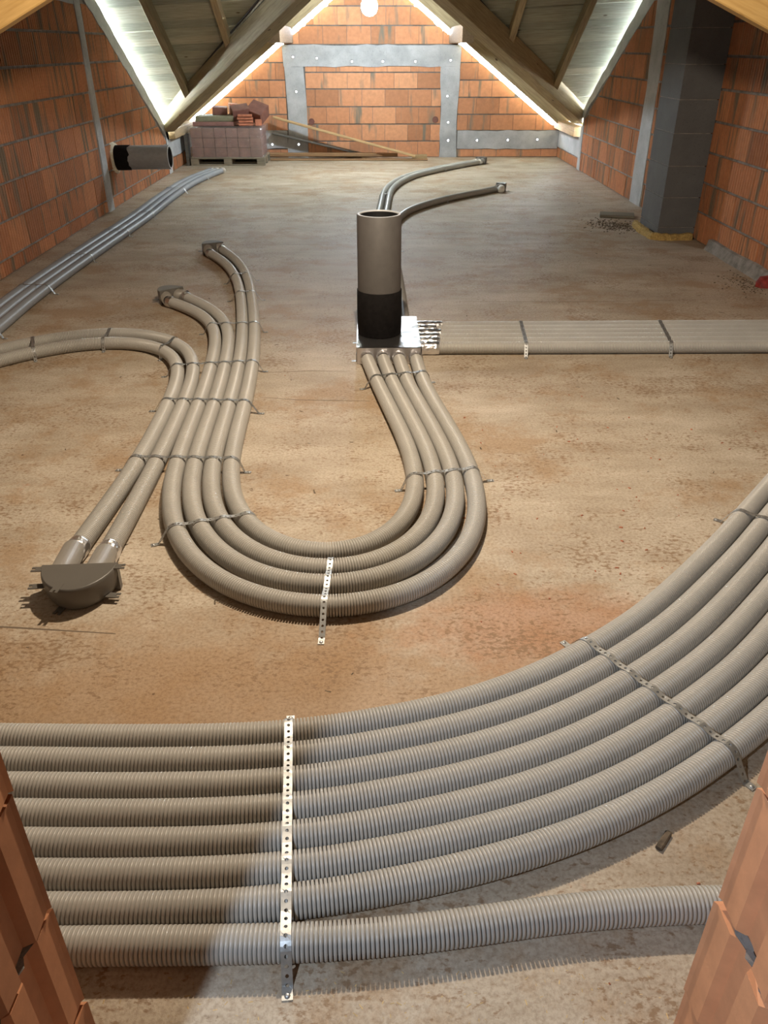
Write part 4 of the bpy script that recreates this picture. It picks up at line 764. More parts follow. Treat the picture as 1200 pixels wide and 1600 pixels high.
def collar(parent, P, s0, s1, r=0.0415, name='tape_collar', mat=None, seg=22, z=RD):
    """crinkled foil wrapped round the duct between two distances from its start"""
    d = np.r_[0, np.cumsum(np.linalg.norm(np.diff(P, axis=0), axis=1))]
    n = 7; Vv = []
    for k in range(n + 1):
        s = s0 + (s1 - s0) * k / n
        x, y = np.interp(s, d, P[:, 0]), np.interp(s, d, P[:, 1])
        x2, y2 = np.interp(s + 0.01, d, P[:, 0]), np.interp(s + 0.01, d, P[:, 1])
        x1, y1 = np.interp(s - 0.01, d, P[:, 0]), np.interp(s - 0.01, d, P[:, 1])
        t = V((x2 - x1, y2 - y1, 0)).normalized(); sd = V((t.y, -t.x, 0))
        for q in range(seg):
            a = 2 * PI * q / seg; rr = (r if 0 < k < n else r - 0.002) * R.uniform(0.955, 1.02)
            p = V((x, y, z)) + sd * (rr * math.cos(a)) + UZ * (rr * math.sin(a))
            p.z = max(p.z, 0.001)
            Vv.append(p)
    F = [(k * seg + q, k * seg + seg + q, k * seg + seg + (q + 1) % seg, k * seg + (q + 1) % seg) for k in range(n) for q in range(seg)]
    return obj(name, mesh(name, Vv, F, mat or M['foil']), parent)

PATH = {k: smooth_path(v) for k, v in DUCTS.items()}
ORD = ['first', 'second', 'third', 'fourth', 'fifth', 'sixth', 'seventh']
DUCT = {}
def duct(key, label, group, seg, rings, mat='duct', pitch=0.0093):
    P = PATH[key]; o = P[len(P) // 2]
    me = duct_mesh(P, M[mat], seg, rings, pitch)
    me.transform(Matrix.Translation((-o[0], -o[1], 0)))
    ob = obj('ventilation_duct', me); ob.location = (o[0], o[1], 0)
    DUCT[key] = ob
    return thing(ob, label, 'duct', group)
def fix(o, parent):                                # keep world placement when hung under a moved duct
    o.matrix_parent_inverse = Matrix.Translation(-parent.location)

for k in range(7):
    pos = ['farthest', 'second from the far side', 'third from the far side', 'fourth from the far side', 'fifth from the far side', 'sixth from the far side', 'innermost, seventh from the far side'][k]
    duct('A%d' % k, 'grey ribbed duct of the foreground curve sweeping right, ' + pos, 'foreground ducts', 24, 5)
duct('A7', 'nearest foreground ribbed duct, running straight behind both brick jambs', 'foreground ducts', 24, 5)
for k, pos in enumerate(['inner', 'second from the inside', 'third from the inside', 'outermost']):
    duct('U%d' % k, 'ribbed duct of the U-shaped bend in the middle of the floor, ' + pos, 'ducts of the U-bend', 20, 5)
duct('C0', 'ribbed duct from the right spigot of the near grey plenum box, curving away left', 'ducts of the near plenum box', 18, 5)
duct('C1', 'ribbed duct from the left spigot of the near grey plenum box, curving away left', 'ducts of the near plenum box', 18, 5)
for k, pos in enumerate(['nearest of six', 'second nearest of six', 'third nearest of six', 'fourth nearest of six', 'fifth nearest of six', 'farthest of six']):
    duct('D%d' % k, 'ribbed duct running straight right from the foil-wrapped manifold, ' + pos, 'ducts to the right of the manifold', 16, 4)
duct('E1', 'grey duct behind the upright pipe, left one of the pair curving far right', 'ducts behind the manifold', 12, 2)
duct('E2', 'grey duct behind the upright pipe, right one of the pair curving far right', 'ducts behind the manifold', 12, 2)
duct('E3', 'single grey duct behind the upright pipe, ending at a small box on the right', 'ducts behind the manifold', 14, 2)
for k, pos in enumerate(['nearest to the room', 'in the middle', 'nearest to the wall']):
    duct('F%d' % k, 'straight blue-grey duct along the left brick wall, ' + pos, 'ducts along the left wall', 14, 2, 'duct_blue')

def path_len(P): return np.linalg.norm(np.diff(P, axis=0), axis=1).sum()
def collar_on(key, a, b, from_end=False, **kw):
    P = PATH[key]
    if from_end: L = path_len(P); a, b = L - b, L - a
    c = collar(DUCT[key], P, a, b, **kw); fix(c, DUCT[key]); return c
for k in range(4): collar_on('U%d' % k, 0.0, 0.07)
for k in range(6): collar_on('D%d' % k, 0.0, 0.12 + (0.05 * R.random() if k else 0.0))
for k in ('C0', 'C1'): collar_on(k, 0.0, 0.075)
for k in ('U0', 'U1', 'U2', 'U3', 'E1', 'E2', 'E3', 'F0', 'F1', 'F2'): collar_on(k, 0.0, 0.07, True)
for k in ('E1', 'E2', 'E3'): collar_on(k, 0.0, 0.08)

# ------------------------------------------------------------------ perforated steel straps
def crossing(P, a, b):
    """where the plan line a-b meets path P: distance along a-b"""
    a = np.array(a); b = np.array(b); d = b - a; n = np.array([-d[1], d[0]]) / np.linalg.norm(d); u = d / np.linalg.norm(d)
    s = (P - a) @ n; best = []
    for i in np.nonzero(s[:-1] * s[1:] <= 0)[0]:
        f = s[i] / (s[i] - s[i + 1] + 1e-12); q = P[i] + (P[i + 1] - P[i]) * f
        best.append(float((q - a) @ u))
    return best

def strap(a, b, keys, label, w=0.019, group=None, twist=0.0, reach=(0.10, 0.10)):
    """a band screwed to the floor at a and b and pulled over the ducts between"""
    a = np.array(a, float); b = np.array(b, float); L = np.linalg.norm(b - a); u = (b - a) / L
    cs = sorted(c for k in keys for c in crossing(PATH[k], a, b) if -0.02 < c < L + 0.02)
    if cs:                                        # keep the screwed tabs close to the outer ducts
        e0 = min(max(cs[0], 0.070), reach[0]); e1 = min(max(L - cs[-1], 0.070), reach[1])
        a, b = a + u * (cs[0] - e0), a + u * (cs[-1] + e1)
        cs = [c - (cs[0] - e0) for c in cs]; L = np.linalg.norm(b - a)
    R2 = RD + 0.0018
    pts = [(0.0, 0.002), (0.028, 0.002)]
    if cs:
        def tangent(x0, c, sgn):
            out = []
            dx = abs(c - x0); D = math.hypot(dx, RD); base = math.atan2(RD, dx); al = math.acos(min(1, R2 / D)) if D > R2 else 0
            phi = math.atan2(-RD, -dx) + (-al)       # touch angle seen from the duct centre
            th0 = PI - (base + (PI / 2 - 0) - 0) if False else None
            # march the band round the duct from the touch point to the top
            t_touch = PI - (al - base) if False else None
            beta = PI + base - al
            for q in np.linspace(beta, PI / 2, 7): out.append((c + sgn * R2 * math.cos(q), RD + R2 * math.sin(q)))
            return out
        s0 = max(0.03, min(0.03, cs[0] - RD))
        first = tangent(0.028, max(cs[0], 0.028 + R2 * 1.02), 1)
        pts += first
        for c0, c1 in zip(cs, cs[1:]):
            sag = min(0.010, max(0.0, (c1 - c0 - 0.05)) * 0.12 + 0.003)
            for f, g in ((0.18, 0.45), (0.5, 1.0), (0.82, 0.45)): pts.append((c0 + (c1 - c0) * f, 2 * RD + 0.0018 - sag * g))
            pts.append((c1, 2 * RD + 0.0018))
        last = tangent(0.028, max(L - cs[-1], 0.028 + R2 * 1.02), 1)[::-1]
        pts = pts[:-1] if len(cs) == 1 else pts
        pts += [(L - x, z) for x, z in last]
    pts += [(L - 0.028, 0.002), (L, 0.002)]
    Q = resample(np.array(pts), 0.004)
    d = np.r_[0, np.cumsum(np.linalg.norm(np.diff(Q, axis=0), axis=1))]
    pitch = 0.019; n = max(3, int(d[-1] / pitch)); ph = d[-1] / n
    N2 = np.array([-u[1], u[0]])
    def at(s, o):
        x = np.interp(s, d, Q[:, 0]); z = np.interp(s, d, Q[:, 1])
        p = a + u * x + N2 * (o + twist * math.sin(s / d[-1] * PI))
        return (p[0], p[1], z)
    Vv, F = [], []
    for k in range(n):
        c = (k + 0.5) * ph; hs = ph / 2; hw = w / 2; b0 = len(Vv); hr = 0.0042
        ring = [(-hs, -hw), (0, -hw), (hs, -hw), (hs, 0), (hs, hw), (0, hw), (-hs, hw), (-hs, 0)]
        for x, o in ring: Vv.append(at(c + x, o))
        for q in range(8):
            t = -3 * PI / 4 + q * PI / 4; Vv.append(at(c + hr * math.cos(t), hr * math.sin(t)))
        for q in range(8): F.append((b0 + q, b0 + (q + 1) % 8, b0 + 8 + (q + 1) % 8, b0 + 8 + q))
    o0 = (a + b) / 2
    me = mesh('strap', [(x - o0[0], y - o0[1], z) for x, y, z in Vv], F, M['zinc'])
    ob = obj('fixing_strap', me); ob.location = (o0[0], o0[1], 0)
    so = ob.modifiers.new('thickness', 'SOLIDIFY'); so.thickness = 0.001; so.offset = 1
    for e, s in ((a, 1), (b, -1)):
        p = e + u * s * 0.009
        sc = obj('screw', SCREW, ob); sc.location = (p[0] - o0[0], p[1] - o0[1], 0.0028)
    return thing(ob, label, 'strap', group or 'perforated steel straps')
SCREW = MB().lathe([(0.0062, 0.0), (0.0058, 0.002), (0.003, 0.0034), (0.0, 0.0036)], 10).mesh('screw', M['zinc'], True)

A = ['A%d' % k for k in range(8)]; U = ['U%d' % k for k in range(4)]; C = ['C0', 'C1']; Dk = ['D%d' % k for k in range(6)]; Fk = ['F0', 'F1', 'F2']
strap((-0.238, 1.625), (-0.176, 0.845), A, 'long perforated strap across all eight foreground ducts', 0.022)
strap((0.572, 1.925), (0.945, 1.335), A[:7], 'perforated strap slanting across the foreground curve on the right', 0.021)
strap((1.33, 2.64), (1.99, 2.10), A[:7], 'strap at the right edge of the picture, over the far end of the foreground curve')
strap((-0.150, 2.33), (-0.172, 1.845), U, 'perforated strap across the bottom of the U-bend', 0.020, None, 0.0, (0.07, 0.15))
strap((0.085, 2.885), (0.515, 2.975), U, 'strap across the right arm of the U-bend', 0.019, None, 0.0, (0.13, 0.10))
strap((-0.075, 4.02), (0.34, 4.12), U, 'strap just below the manifold across four smooth ducts')
strap((-0.455, 2.60), (-0.895, 2.46), U, 'strap across the lower left arm of the U-bend')
strap((-0.535, 3.06), (-1.13, 3.09), U + C, 'strap across six ducts, second from the near plenum box')
strap((-0.545, 3.70), (-1.17, 3.74), U + C, 'strap across six ducts, third from the near plenum box')
strap((-0.60, 4.30), (-1.19, 4.22), U + C, 'strap across six ducts where the left pair turns away')
strap((-0.68, 5.02), (-1.12, 4.98), U, 'strap across four ducts below the two far plenum boxes')
strap((-0.74, 5.78), (-1.06, 5.74), U[:2], 'lower strap on the pair of ducts bending to the farther plenum box')
strap((-0.86, 6.36), (-1.17, 6.22), U[:2], 'upper strap on the pair of ducts bending to the farther plenum box')
strap((-1.26, 4.50), (-1.17, 4.86), C, 'strap on the pair of ducts at the start of the left loop')
strap((-1.64, 4.70), (-1.66, 5.03), C, 'strap with visible holes in the middle of the left loop')
strap((-2.01, 4.55), (-2.13, 4.87), C, 'strap with visible holes near the left edge of the left loop')
strap((0.965, 5.17), (0.905, 4.47), Dk, 'strap across the six ducts right of the manifold, nearer the manifold', 0.021)
strap((1.88, 5.19), (1.77, 4.49), Dk, 'strap across the six ducts right of the manifold, nearer the right edge', 0.021)
for (x, y), lab in zip([(-2.335, 4.92), (-2.365, 5.96), (-2.375, 6.97), (-2.36, 8.03), (-2.33, 8.97), (-2.30, 10.62), (-2.12, 11.72)],
                       ['first from the near end', 'second from the near end', 'third from the near end', 'fourth from the near end', 'fifth from the near end', 'sixth from the near end', 'last, close to the pallet']):
    dx = 0.02 if y < 9 else 0.08
    strap((x + 0.02, y - 0.01), (x - 0.34, y + dx), Fk, 'bright strap over the ducts along the left wall, ' + lab)
strap((0.26, 10.10), (0.06, 10.16), ['E1', 'E2'], 'strap on the far pair of ducts just above the upright pipe')
strap((0.52, 11.55), (0.33, 11.80), ['E1', 'E2'], 'strap on the far pair of ducts in the middle of the bend')
strap((1.10, 12.58), (0.96, 12.83), ['E1', 'E2'], 'strap on the far pair of ducts near their taped ends')
strap((0.90, 9.88), (0.84, 10.10), ['E3'], 'strap on the single duct curving right behind the pipe')
strap((0.30, 7.35), (0.11, 7.35), ['E3'], 'strap on the single duct beside the top of the upright pipe')

# ------------------------------------------------------------------ plenum boxes
def plenum(loc, rot, label, ends, s=1.0, far=False):
    """half-round air box lying on the floor; its spigots point along local +y"""
    root = empty('plenum_box', loc, rot)
    W, Dp = 0.125 * s, 0.145 * s
    outline = [(-W, 0.0)] + [(-W * math.cos(t), -Dp * math.sin(t) * (0.75 + 0.25 * math.sin(t))) for t in np.linspace(0.12, PI - 0.12, 17)] + [(W, 0.0)]
    layers = [(0.0, 0.76), (0.008, 0.85), (0.022, 0.925), (0.044, 0.97), (0.066, 1.0), (0.088, 1.0), (0.096, 0.985), (0.099, 0.955)]
    n = len(outline); Vv = []
    for z, f in layers:
        for x, y in outline: Vv.append((x * f, y * f - (1 - f) * 0.02, z))
    F = [(l * n + k, l * n + (k + 1) % n, l * n + n + (k + 1) % n, l * n + n + k) for l in range(len(layers) - 1) for k in range(n)]
    F += [tuple(range(n - 1, -1, -1)), tuple((len(layers) - 1) * n + k for k in range(n))]
    bo = obj('body', mesh('body', Vv, F, M['box_grey']), root)
    bo.data.polygons.foreach_set('use_smooth', [len(f) == 4 for f in F])
    fl = MB().box(-W * 1.0, W * 1.0, -0.015, 0.012, 0.001, 0.0985, 0.004)
    obj('flange', fl.mesh('flange', M['box_grey']), root)
    inv = Matrix.Rotation(-rot, 3, 'Z')
    for P in ends:                                # each spigot runs out of the flange into the end of its duct
        e = inv @ (V((P[0][0], P[0][1], 0)) - V(loc)); u = inv @ V((P[3][0] - P[0][0], P[3][1] - P[0][1], 0)).normalized()
        tx = max(-(W - 0.046), min(W - 0.046, e.x - u.x / u.y * e.y))
        e.z = 0.0
        u = V((tx - e.x, -e.y - 0.004, 0)); Ls = u.length + 0.03; u.normalize()
        mb = MB().lathe([(0.045, -0.008), (0.045, 0.018), (0.0405, 0.022), (0.0400, Ls), (0.036, Ls)], 22)
        me = mb.mesh('spigot', M['spigot'], True)
        me.transform(V(-u).to_track_quat('Z', 'Y').to_matrix().to_4x4())
        o_ = e + u * (Ls - 0.03); o_.z = 0.0455
        obj('spigot', me, root, o_)
    tabs = [(-W + 0.01, -0.014, PI, 0.095), (-W + 0.008, -0.062, PI + 0.05, 0.060), (W - 0.01, -0.014, 0, 0.095), (W * 0.80, -0.07, -0.15, 0.020), (-0.035, -Dp * 0.80, -PI / 2 - 0.2, 0.097), (-0.045, -Dp * 0.72, -PI / 2 - 0.3, 0.002)]
    for x, y, a, z in (tabs[3:4] + tabs[5:] if far else tabs):
        t = MB().box(-0.012, 0.026, -0.013, 0.013, 0, 0.003)
        t.box(0.026, 0.038, -0.013, -0.004, 0, 0.003); t.box(0.026, 0.038, 0.004, 0.013, 0, 0.003)
        obj('mounting_tab', t.mesh('mounting_tab', M['box_grey']), root, (x, y, z), (0, 0, a))
    return thing(root, label, 'air box', 'plenum boxes')
plenum((-0.992, 2.212, 0), 0.05, 'dark grey half-round plenum box with two taped spigots, lower left of the floor', [PATH['C0'], PATH['C1']])
def end_dir(key):
    P = PATH[key]; d = P[-1] - P[-4]; return math.atan2(d[1], d[0])
def end_plenum(k1, k2, label):
    p = (PATH[k1][-1] + PATH[k2][-1]) / 2; a = (end_dir(k1) + end_dir(k2)) / 2
    q = p + np.array([math.cos(a), math.sin(a)]) * 0.055
    plenum((q[0], q[1], 0), a - PI / 2 + PI, label, [PATH[k1][::-1], PATH[k2][::-1]], 0.76, True)
end_plenum('U2', 'U3', 'small dark plenum box at the end of the duct pair, left middle of the floor')
end_plenum('U0', 'U1', 'small dark plenum box at the end of the farther bent duct pair, left middle')
end_plenum('E1', 'E2', 'small dark plenum box at the taped end of the far duct pair, by the gable')
p = PATH['E3'][-1]; a = end_dir('E3')
plenum((p[0] + math.cos(a) * 0.06, p[1] + math.sin(a) * 0.06, 0), a + PI / 2, 'small dark plenum box at the end of the single far duct', [PATH['E3'][::-1]], 0.55, True)
# white stopper lying against it, and the three white plugs of the wall ducts
mb = MB().lathe([(0.0, 0.0), (0.03, 0.002), (0.042, 0.02), (0.045, 0.05), (0.038, 0.078), (0.02, 0.09), (0.0, 0.092)], 16)
thing(obj('stopper', mb.mesh('stopper', M['white'], True), None, (p[0] + 0.03, p[1] - 0.09, 0)), 'round white stopper standing beside the single far duct end', 'plug')
for k, lab in enumerate(('nearest to the room', 'in the middle', 'nearest to the wall')):
    P = PATH['F%d' % k]; a = end_dir('F%d' % k)
    mb = MB().lathe([(0.036, -0.02), (0.039, 0.0), (0.039, 0.016), (0.034, 0.024), (0.0, 0.026)], 16)
    me = mb.mesh('end_plug', M['white'], True); me.transform(Matrix.Rotation(PI / 2, 4, 'Y'))
    e = obj('end_plug', me, DUCT['F%d' % k]); e.location = (P[-1][0], P[-1][1], RD); e.rotation_euler = (0, 0, a); fix(e, DUCT['F%d' % k])

# ------------------------------------------------------------------ manifold and the two insulated pipes
root = empty('manifold', (0.09, 4.72, 0))
n = 10; Vv = []; F = []
x0, x1, y0, y1, zt = -0.185, 0.185, -0.30, 0.30, 0.098
mb = MB().box(x0, x1, y0, y1, 0.0, zt, 0.012)
obj('box', mb.mesh('box', M['foil_sheet']), root)
def rumple(nx, ny, fx):
    """a crumpled foil sheet laid over a face"""
    Vv, F = [], []
    for j in range(ny + 1):
        for i in range(nx + 1): Vv.append(fx(i / nx, j / ny))
    for j in range(ny):
        for i in range(nx): k = j * (nx + 1) + i; F.append((k, k + 1, k + nx + 2, k + nx + 1))
    return Vv, F
Vv, F = rumple(12, 18, lambda a, b: (x0 - 0.003 + (x1 - x0 + 0.006) * a, y0 - 0.003 + (y1 - y0 + 0.006) * b, zt + 0.003 + R.uniform(-0.001, 0.003)))
obj('foil_top', mesh('foil_top', Vv, F, M['foil_sheet'], True), root)
Vv, F = rumple(14, 4, lambda a, b: (x0 + (x1 - x0) * a, y0 - 0.003 - R.uniform(0, 0.004), 0.002 + (zt - 0.002) * b))
obj('foil_front', mesh('foil_front', Vv, F, M['foil_sheet'], True), root)
Vv, F = rumple(18, 4, lambda a, b: (x1 + 0.003 + R.uniform(0, 0.004), y0 + (y1 - y0) * a, 0.002 + (zt - 0.002) * b))
obj('foil_side', mesh('foil_side', Vv, F, M['foil_sheet'], True), root)
thing(root, 'foil-wrapped distribution box under the upright grey pipe', 'air box')
for s, yy, lab in ((-1, 4.80, 'far one'), (-1, 4.47, 'near one')):
    e = obj('angle_bracket', MB().box(-0.030, 0.0, -0.012, 0.012, 0, 0.002).box(-0.004, 0.0, -0.012, 0.012, 0, 0.05).mesh('angle_bracket', M['zinc']), root)
    e.location = (x0 - 0.003, yy - 4.72, 0.0)

def foam_pipe(name, loc, rot, L, black_len, label, jag=False, mat='pipe'):
    root = empty(name, loc); root.rotation_euler = rot
    r, ri = 0.131, 0.108
    mb = MB().lathe([(r - 0.004, black_len - 0.01), (r - 0.004, L - 0.005), (r - 0.008, L)], 40)
    obj('tube', mb.mesh('tube', M[mat], True), root)
    mb = MB().lathe([(r - 0.008, L), (ri + 0.004, L + 0.001), (ri, L - 0.006)], 40)
    obj('cut_edge', mb.mesh('cut_edge', M['rim']), root)
    mb = MB().lathe([(ri, L - 0.006), (ri, 0.01), (0.0, 0.01)], 40)
    obj('lining', mb.mesh('lining', M['hollow'], True), root)
    prof = [(r - 0.01, 0.0), (r, 0.004), (r + 0.002, black_len * 0.5), (r + 0.001, black_len), (r - 0.004, black_len + 0.001)]
    mb = MB(); seg = 40
    for k in range(seg):
        a = 2 * PI * k / seg
        for i, (rr, z) in enumerate(prof):
            if jag and i >= 3: z += 0.018 * math.sin(5 * a) * R.random() + 0.01 * R.random()
            mb.v.append((rr * math.cos(a), rr * math.sin(a), z))
    mb.f = [(k * 5 + i, ((k + 1) % seg) * 5 + i, ((k + 1) % seg) * 5 + i + 1, k * 5 + i + 1) for k in range(seg) for i in range(4)]
    obj('black_sleeve', mb.mesh('black_sleeve', M['black'], True), root)
    return thing(root, label, 'pipe', 'foam ventilation pipes')
foam_pipe('foam_pipe', (0.038, 4.690, 0.1025), (0, 0, 0), 0.685, 0.262, 'upright grey foam pipe with a black sleeve, standing on the foil-wrapped box')
d = V((1.0, -0.02, 0.012)).normalized()
fp = foam_pipe('foam_pipe', (XL + 0.0, 9.88, 0.50), (0, 0, 0), 0.65, 0.19, 'horizontal grey foam pipe with a black collar sticking out of the left brick wall', True, 'pipe_lit')
fp.rotation_euler = d.to_track_quat('Z', 'Y').to_euler()
seg = 26; Vv = []
for k in range(seg):
    a = 2 * PI * k / seg
    for rr, zz in ((0.165 + 0.02 * R.random(), 0.0), (0.152 + 0.012 * R.random(), 0.035), (0.128, 0.04)): Vv.append((rr * math.cos(a), rr * math.sin(a), zz))
F = [(k * 3 + i, ((k + 1) % seg) * 3 + i, ((k + 1) % seg) * 3 + i + 1, k * 3 + i + 1) for k in range(seg) for i in range(2)]
obj('foam_seal', mesh('foam_seal', Vv, F, M['foam'], True), fp)

# ------------------------------------------------------------------ chimney
ch = empty('chimney', (2.73, 7.86, 0))
zs = [0.045, 0.105, 0.372, 0.645, 0.918, 1.190, 1.463, 1.736, 2.01, 2.28, CEIL - 0.02]
for k in range(len(zs) - 1):
    mb = MB().box(R.uniform(0, 0.003), XR - 2.73 - 0.015, R.uniform(0, 0.003), 0.56, zs[k] + 0.004, zs[k + 1] - 0.004)
    obj('chimney_block', mb.mesh('chimney_block', M['chimney']), ch)
mb = MB().box(0.008, XR - 2.73 - 0.03, 0.008, 0.55, 0.045, CEIL - 0.03)
obj('mortar_core', mb.mesh('mortar_core', M['mortar']), ch)
thing(ch, 'tall grey concrete block chimney standing against the right wall', 'chimney')
# ragged strip of yellow insulation round its foot
mb = MB(); pts = [(2.715, 8.50), (2.69, 8.20), (2.70, 7.86), (2.72, 7.83), (2.90, 7.82), (3.05, 7.835)]
Q = resample(np.array(pts), 0.04); ring = 6; Vv = []
for i, (x, y) in enumerate(Q):
    h = 0.045 + 0.02 * R.random(); w = 0.035 + 0.02 * R.random()
    t = Q[min(i + 1, len(Q) - 1)] - Q[max(i - 1, 0)]; t = t / np.linalg.norm(t); nx, ny = t[1], -t[0]
    for f, z in ((-w, 0.0), (-w * 0.8, h * 0.6), (-w * 0.2, h), (w * 0.5, h * 0.95), (w * 0.9, h * 0.6), (w, 0.0)):
        g = f if True else 0
        Vv.append((x - nx * g * -1, y - ny * g * -1, z))
F = [(i * 6 + k, i * 6 + (k + 1) % 6, i * 6 + 6 + (k + 1) % 6, i * 6 + 6 + k) for i in range(len(Q) - 1) for k in range(6)] + [(0, 1, 2, 3, 4, 5)]
thing(obj('insulation_strip', mesh('insulation_strip', Vv, F, M['wool'])), 'ragged yellow insulation strip around the foot of the grey chimney', 'insulation')

# ------------------------------------------------------------------ pallet, wrapped tiles and loose pieces
px0, px1, py0, py1 = -2.80, -1.66, 13.33, 14.05
root = empty('pallet', ((px0 + px1) / 2, (py0 + py1) / 2, 0)); W2, D2 = (px1 - px0) / 2, (py1 - py0) / 2
for j, yy in enumerate((-D2, -0.06, D2 - 0.12)):
    obj('bottom_board', MB().box(-W2, W2, yy, yy + 0.12, 0.0, 0.02, 0.003).mesh('bottom_board', M['pallet']), root)
for xx in (-W2, -0.06, W2 - 0.12):
    for yy in (-D2, -0.06, D2 - 0.12):
        obj('block', MB().box(xx, xx + 0.12, yy, yy + 0.12, 0.02, 0.095, 0.004).mesh('block', M['pallet']), root)
for k in range(6):
    yy = -D2 + k * (2 * D2 - 0.10) / 5
    obj('top_board', MB().box(-W2, W2, yy, yy + 0.10, 0.095, 0.118, 0.003).mesh('top_board', M['pallet']), root)
thing(root, 'wooden pallet under the wrapped stack of tiles, far left corner', 'pallet')
root = empty('wrapped_tile_stack', ((px0 + px1) / 2, (py0 + py1) / 2, 0.118))
for k in range(3):
    for i in range(6):
        for j in range(2):
            w = (2 * W2 - 0.06) / 6; dd = (2 * D2 - 0.06) / 2
            xx = -W2 + 0.03 + i * w; yy = -D2 + 0.03 + j * dd; zz = k * 0.136
            e = R.uniform(-0.006, 0.006)
            obj('tile_bundle', MB().box(xx + 0.004, xx + w - 0.004, yy + e, yy + dd - 0.006 + e, zz + 0.002, zz + 0.133, 0.008).mesh('tile_bundle', M['tile_wrapped']), root)
Vv, F = [], []
hh = 0.425
loop = []
for a, b in (((-W2, -D2), (W2, -D2)), ((W2, -D2), (W2, D2)), ((W2, D2), (-W2, D2)), ((-W2, D2), (-W2, -D2))):
    for k in range(12): loop.append((a[0] + (b[0] - a[0]) * k / 12, a[1] + (b[1] - a[1]) * k / 12))
nl = len(loop)
for l in range(7):
    for x, y in loop: Vv.append((x * (1.0 + R.uniform(-0.004, 0.008)), y * (1.0 + R.uniform(-0.004, 0.012)), 0.0 + hh * l / 6 if l else -0.015 * R.random()))
F = [(l * nl + k, l * nl + (k + 1) % nl, l * nl + nl + (k + 1) % nl, l * nl + nl + k) for l in range(6) for k in range(nl)] + [tuple(6 * nl + k for k in range(nl))]
obj('stretch_film', mesh('stretch_film', Vv, F, M['film'], True), root)
thing(root, 'stack of brown clay tiles wrapped in stretch film on the pallet', 'tile stack')
def slab(name, c, size, rot, mat, label, cat, group=None, bev=0.006):
    o = obj(name, MB().box(-size[0] / 2, size[0] / 2, -size[1] / 2, size[1] / 2, 0, size[2], bev).mesh(name, M[mat]), None, c, rot)
    return thing(o, label, cat, group)
zt = 0.548
slab('tile_layer', (-2.42, 13.72, zt), (0.62, 0.60, 0.055), (0, 0, 0.01), 'tile_wrapped', 'low layer of brown tiles on the left of the wrapped stack', 'tiles')
slab('cover_board', (-2.40, 13.70, zt + 0.056), (0.58, 0.44, 0.075), (0.0, 0, -0.015), 'board_reflection', 'greenish flat board lying on the stack, under the loose tiles', 'board')
slab('clay_tile', (-2.36, 13.80, zt + 0.133), (0.22, 0.16, 0.11), (0.1, 0.05, 0.1), 'tile', 'dark loose clay tile at the left of the heap on the stack', 'tile', 'loose clay tiles')
slab('clay_tile', (-2.16, 13.86, zt + 0.133), (0.13, 0.24, 0.15), (0.0, 0.05, 0.25), 'tile_light', 'orange upright clay tile in the middle of the heap', 'tile', 'loose clay tiles')
slab('clay_tile', (-2.02, 13.66, zt + 0.10), (0.26, 0.20, 0.16), (0.35, -0.12, 0.3), 'tile', 'reddish tilted clay tile in front, middle of the heap', 'tile', 'loose clay tiles')
slab('clay_tile', (-1.77, 13.74, zt + 0.09), (0.26, 0.26, 0.19), (0.55, 0.3, -0.35), 'tile', 'large slanting clay tile at the top right of the heap', 'tile', 'loose clay tiles')
slab('clay_tile', (-1.74, 13.50, zt + 0.006), (0.10, 0.16, 0.08), (0, 0, 0.2), 'tile_light', 'small orange broken tile at the right end of the heap', 'tile', 'loose clay tiles')
root = empty('slotted_brick', (-1.93, 13.46, zt + 0.005), 0.1)
for k in range(4):
    w = 0.235 - (0.02 if k == 3 else 0)
    obj('rib', MB().box(-w / 2 + (0.02 if k < 2 else 0), w / 2, -0.05, 0.08, k * 0.04, k * 0.04 + 0.03, 0.005).mesh('rib', M['tile_light']), root)
obj('core', MB().box(-0.10, 0.10, -0.03, 0.07, 0.002, 0.145).mesh('core', M['tile']), root)
thing(root, 'slotted orange brick piece at the front of the heap', 'brick')
# dark board standing between the stack and the left knee wall
slab('upright_board', (-2.845, 13.42, 0.0), (0.05, 0.16, 0.44), (0, 0, 0), 'plank_dark', 'dark upright board between the wrapped stack and the left knee wall', 'board', None, 0.003)

# ------------------------------------------------------------------ timber by the gable wall
thing(timber('plank', (-1.58, 14.18, 0.615), (0.70, 13.98, 0.060), 0.03, 0.125, M['plank'], None, UY), 'pale plank leaning down from the pallet along the gable wall', 'plank', 'planks by the gable')
thing(timber('plank', (-1.62, 14.28, 0.38), (-0.16, 14.28, 0.065), 0.028, 0.16, M['plank_dark'], None, UY), 'dark weathered plank leaning behind the pale plank', 'plank', 'planks by the gable')
thing(timber('plank', (-1.70, 14.15, 0.068), (0.42, 14.15, 0.068), 0.05, 0.13, M['plank_brown'], None, UY), 'long plank standing on edge on the floor before the gable wall', 'plank', 'planks by the gable')
thing(timber('plank', (-1.64, 13.98, 0.011), (0.90, 13.98, 0.011), 0.13, 0.020, M['plank_brown'], None), 'thin flat plank on the floor in front of the edge-standing plank', 'plank', 'planks by the gable')
root = obj('timber_offcut', MB().box(-0.12, 0.12, -0.05, 0.05, 0.0, 0.065, 0.005).mesh('timber_offcut', M['plank']), None, (0.78, 14.16, 0.0))
thing(root, 'short timber offcut at the right end of the planks', 'offcut')
slab('plank', (2.66, 9.02, 0.0), (0.36, 0.22, 0.03), (0, 0, -0.25), 'pallet', 'short board lying behind the chimney by the right wall', 'plank')

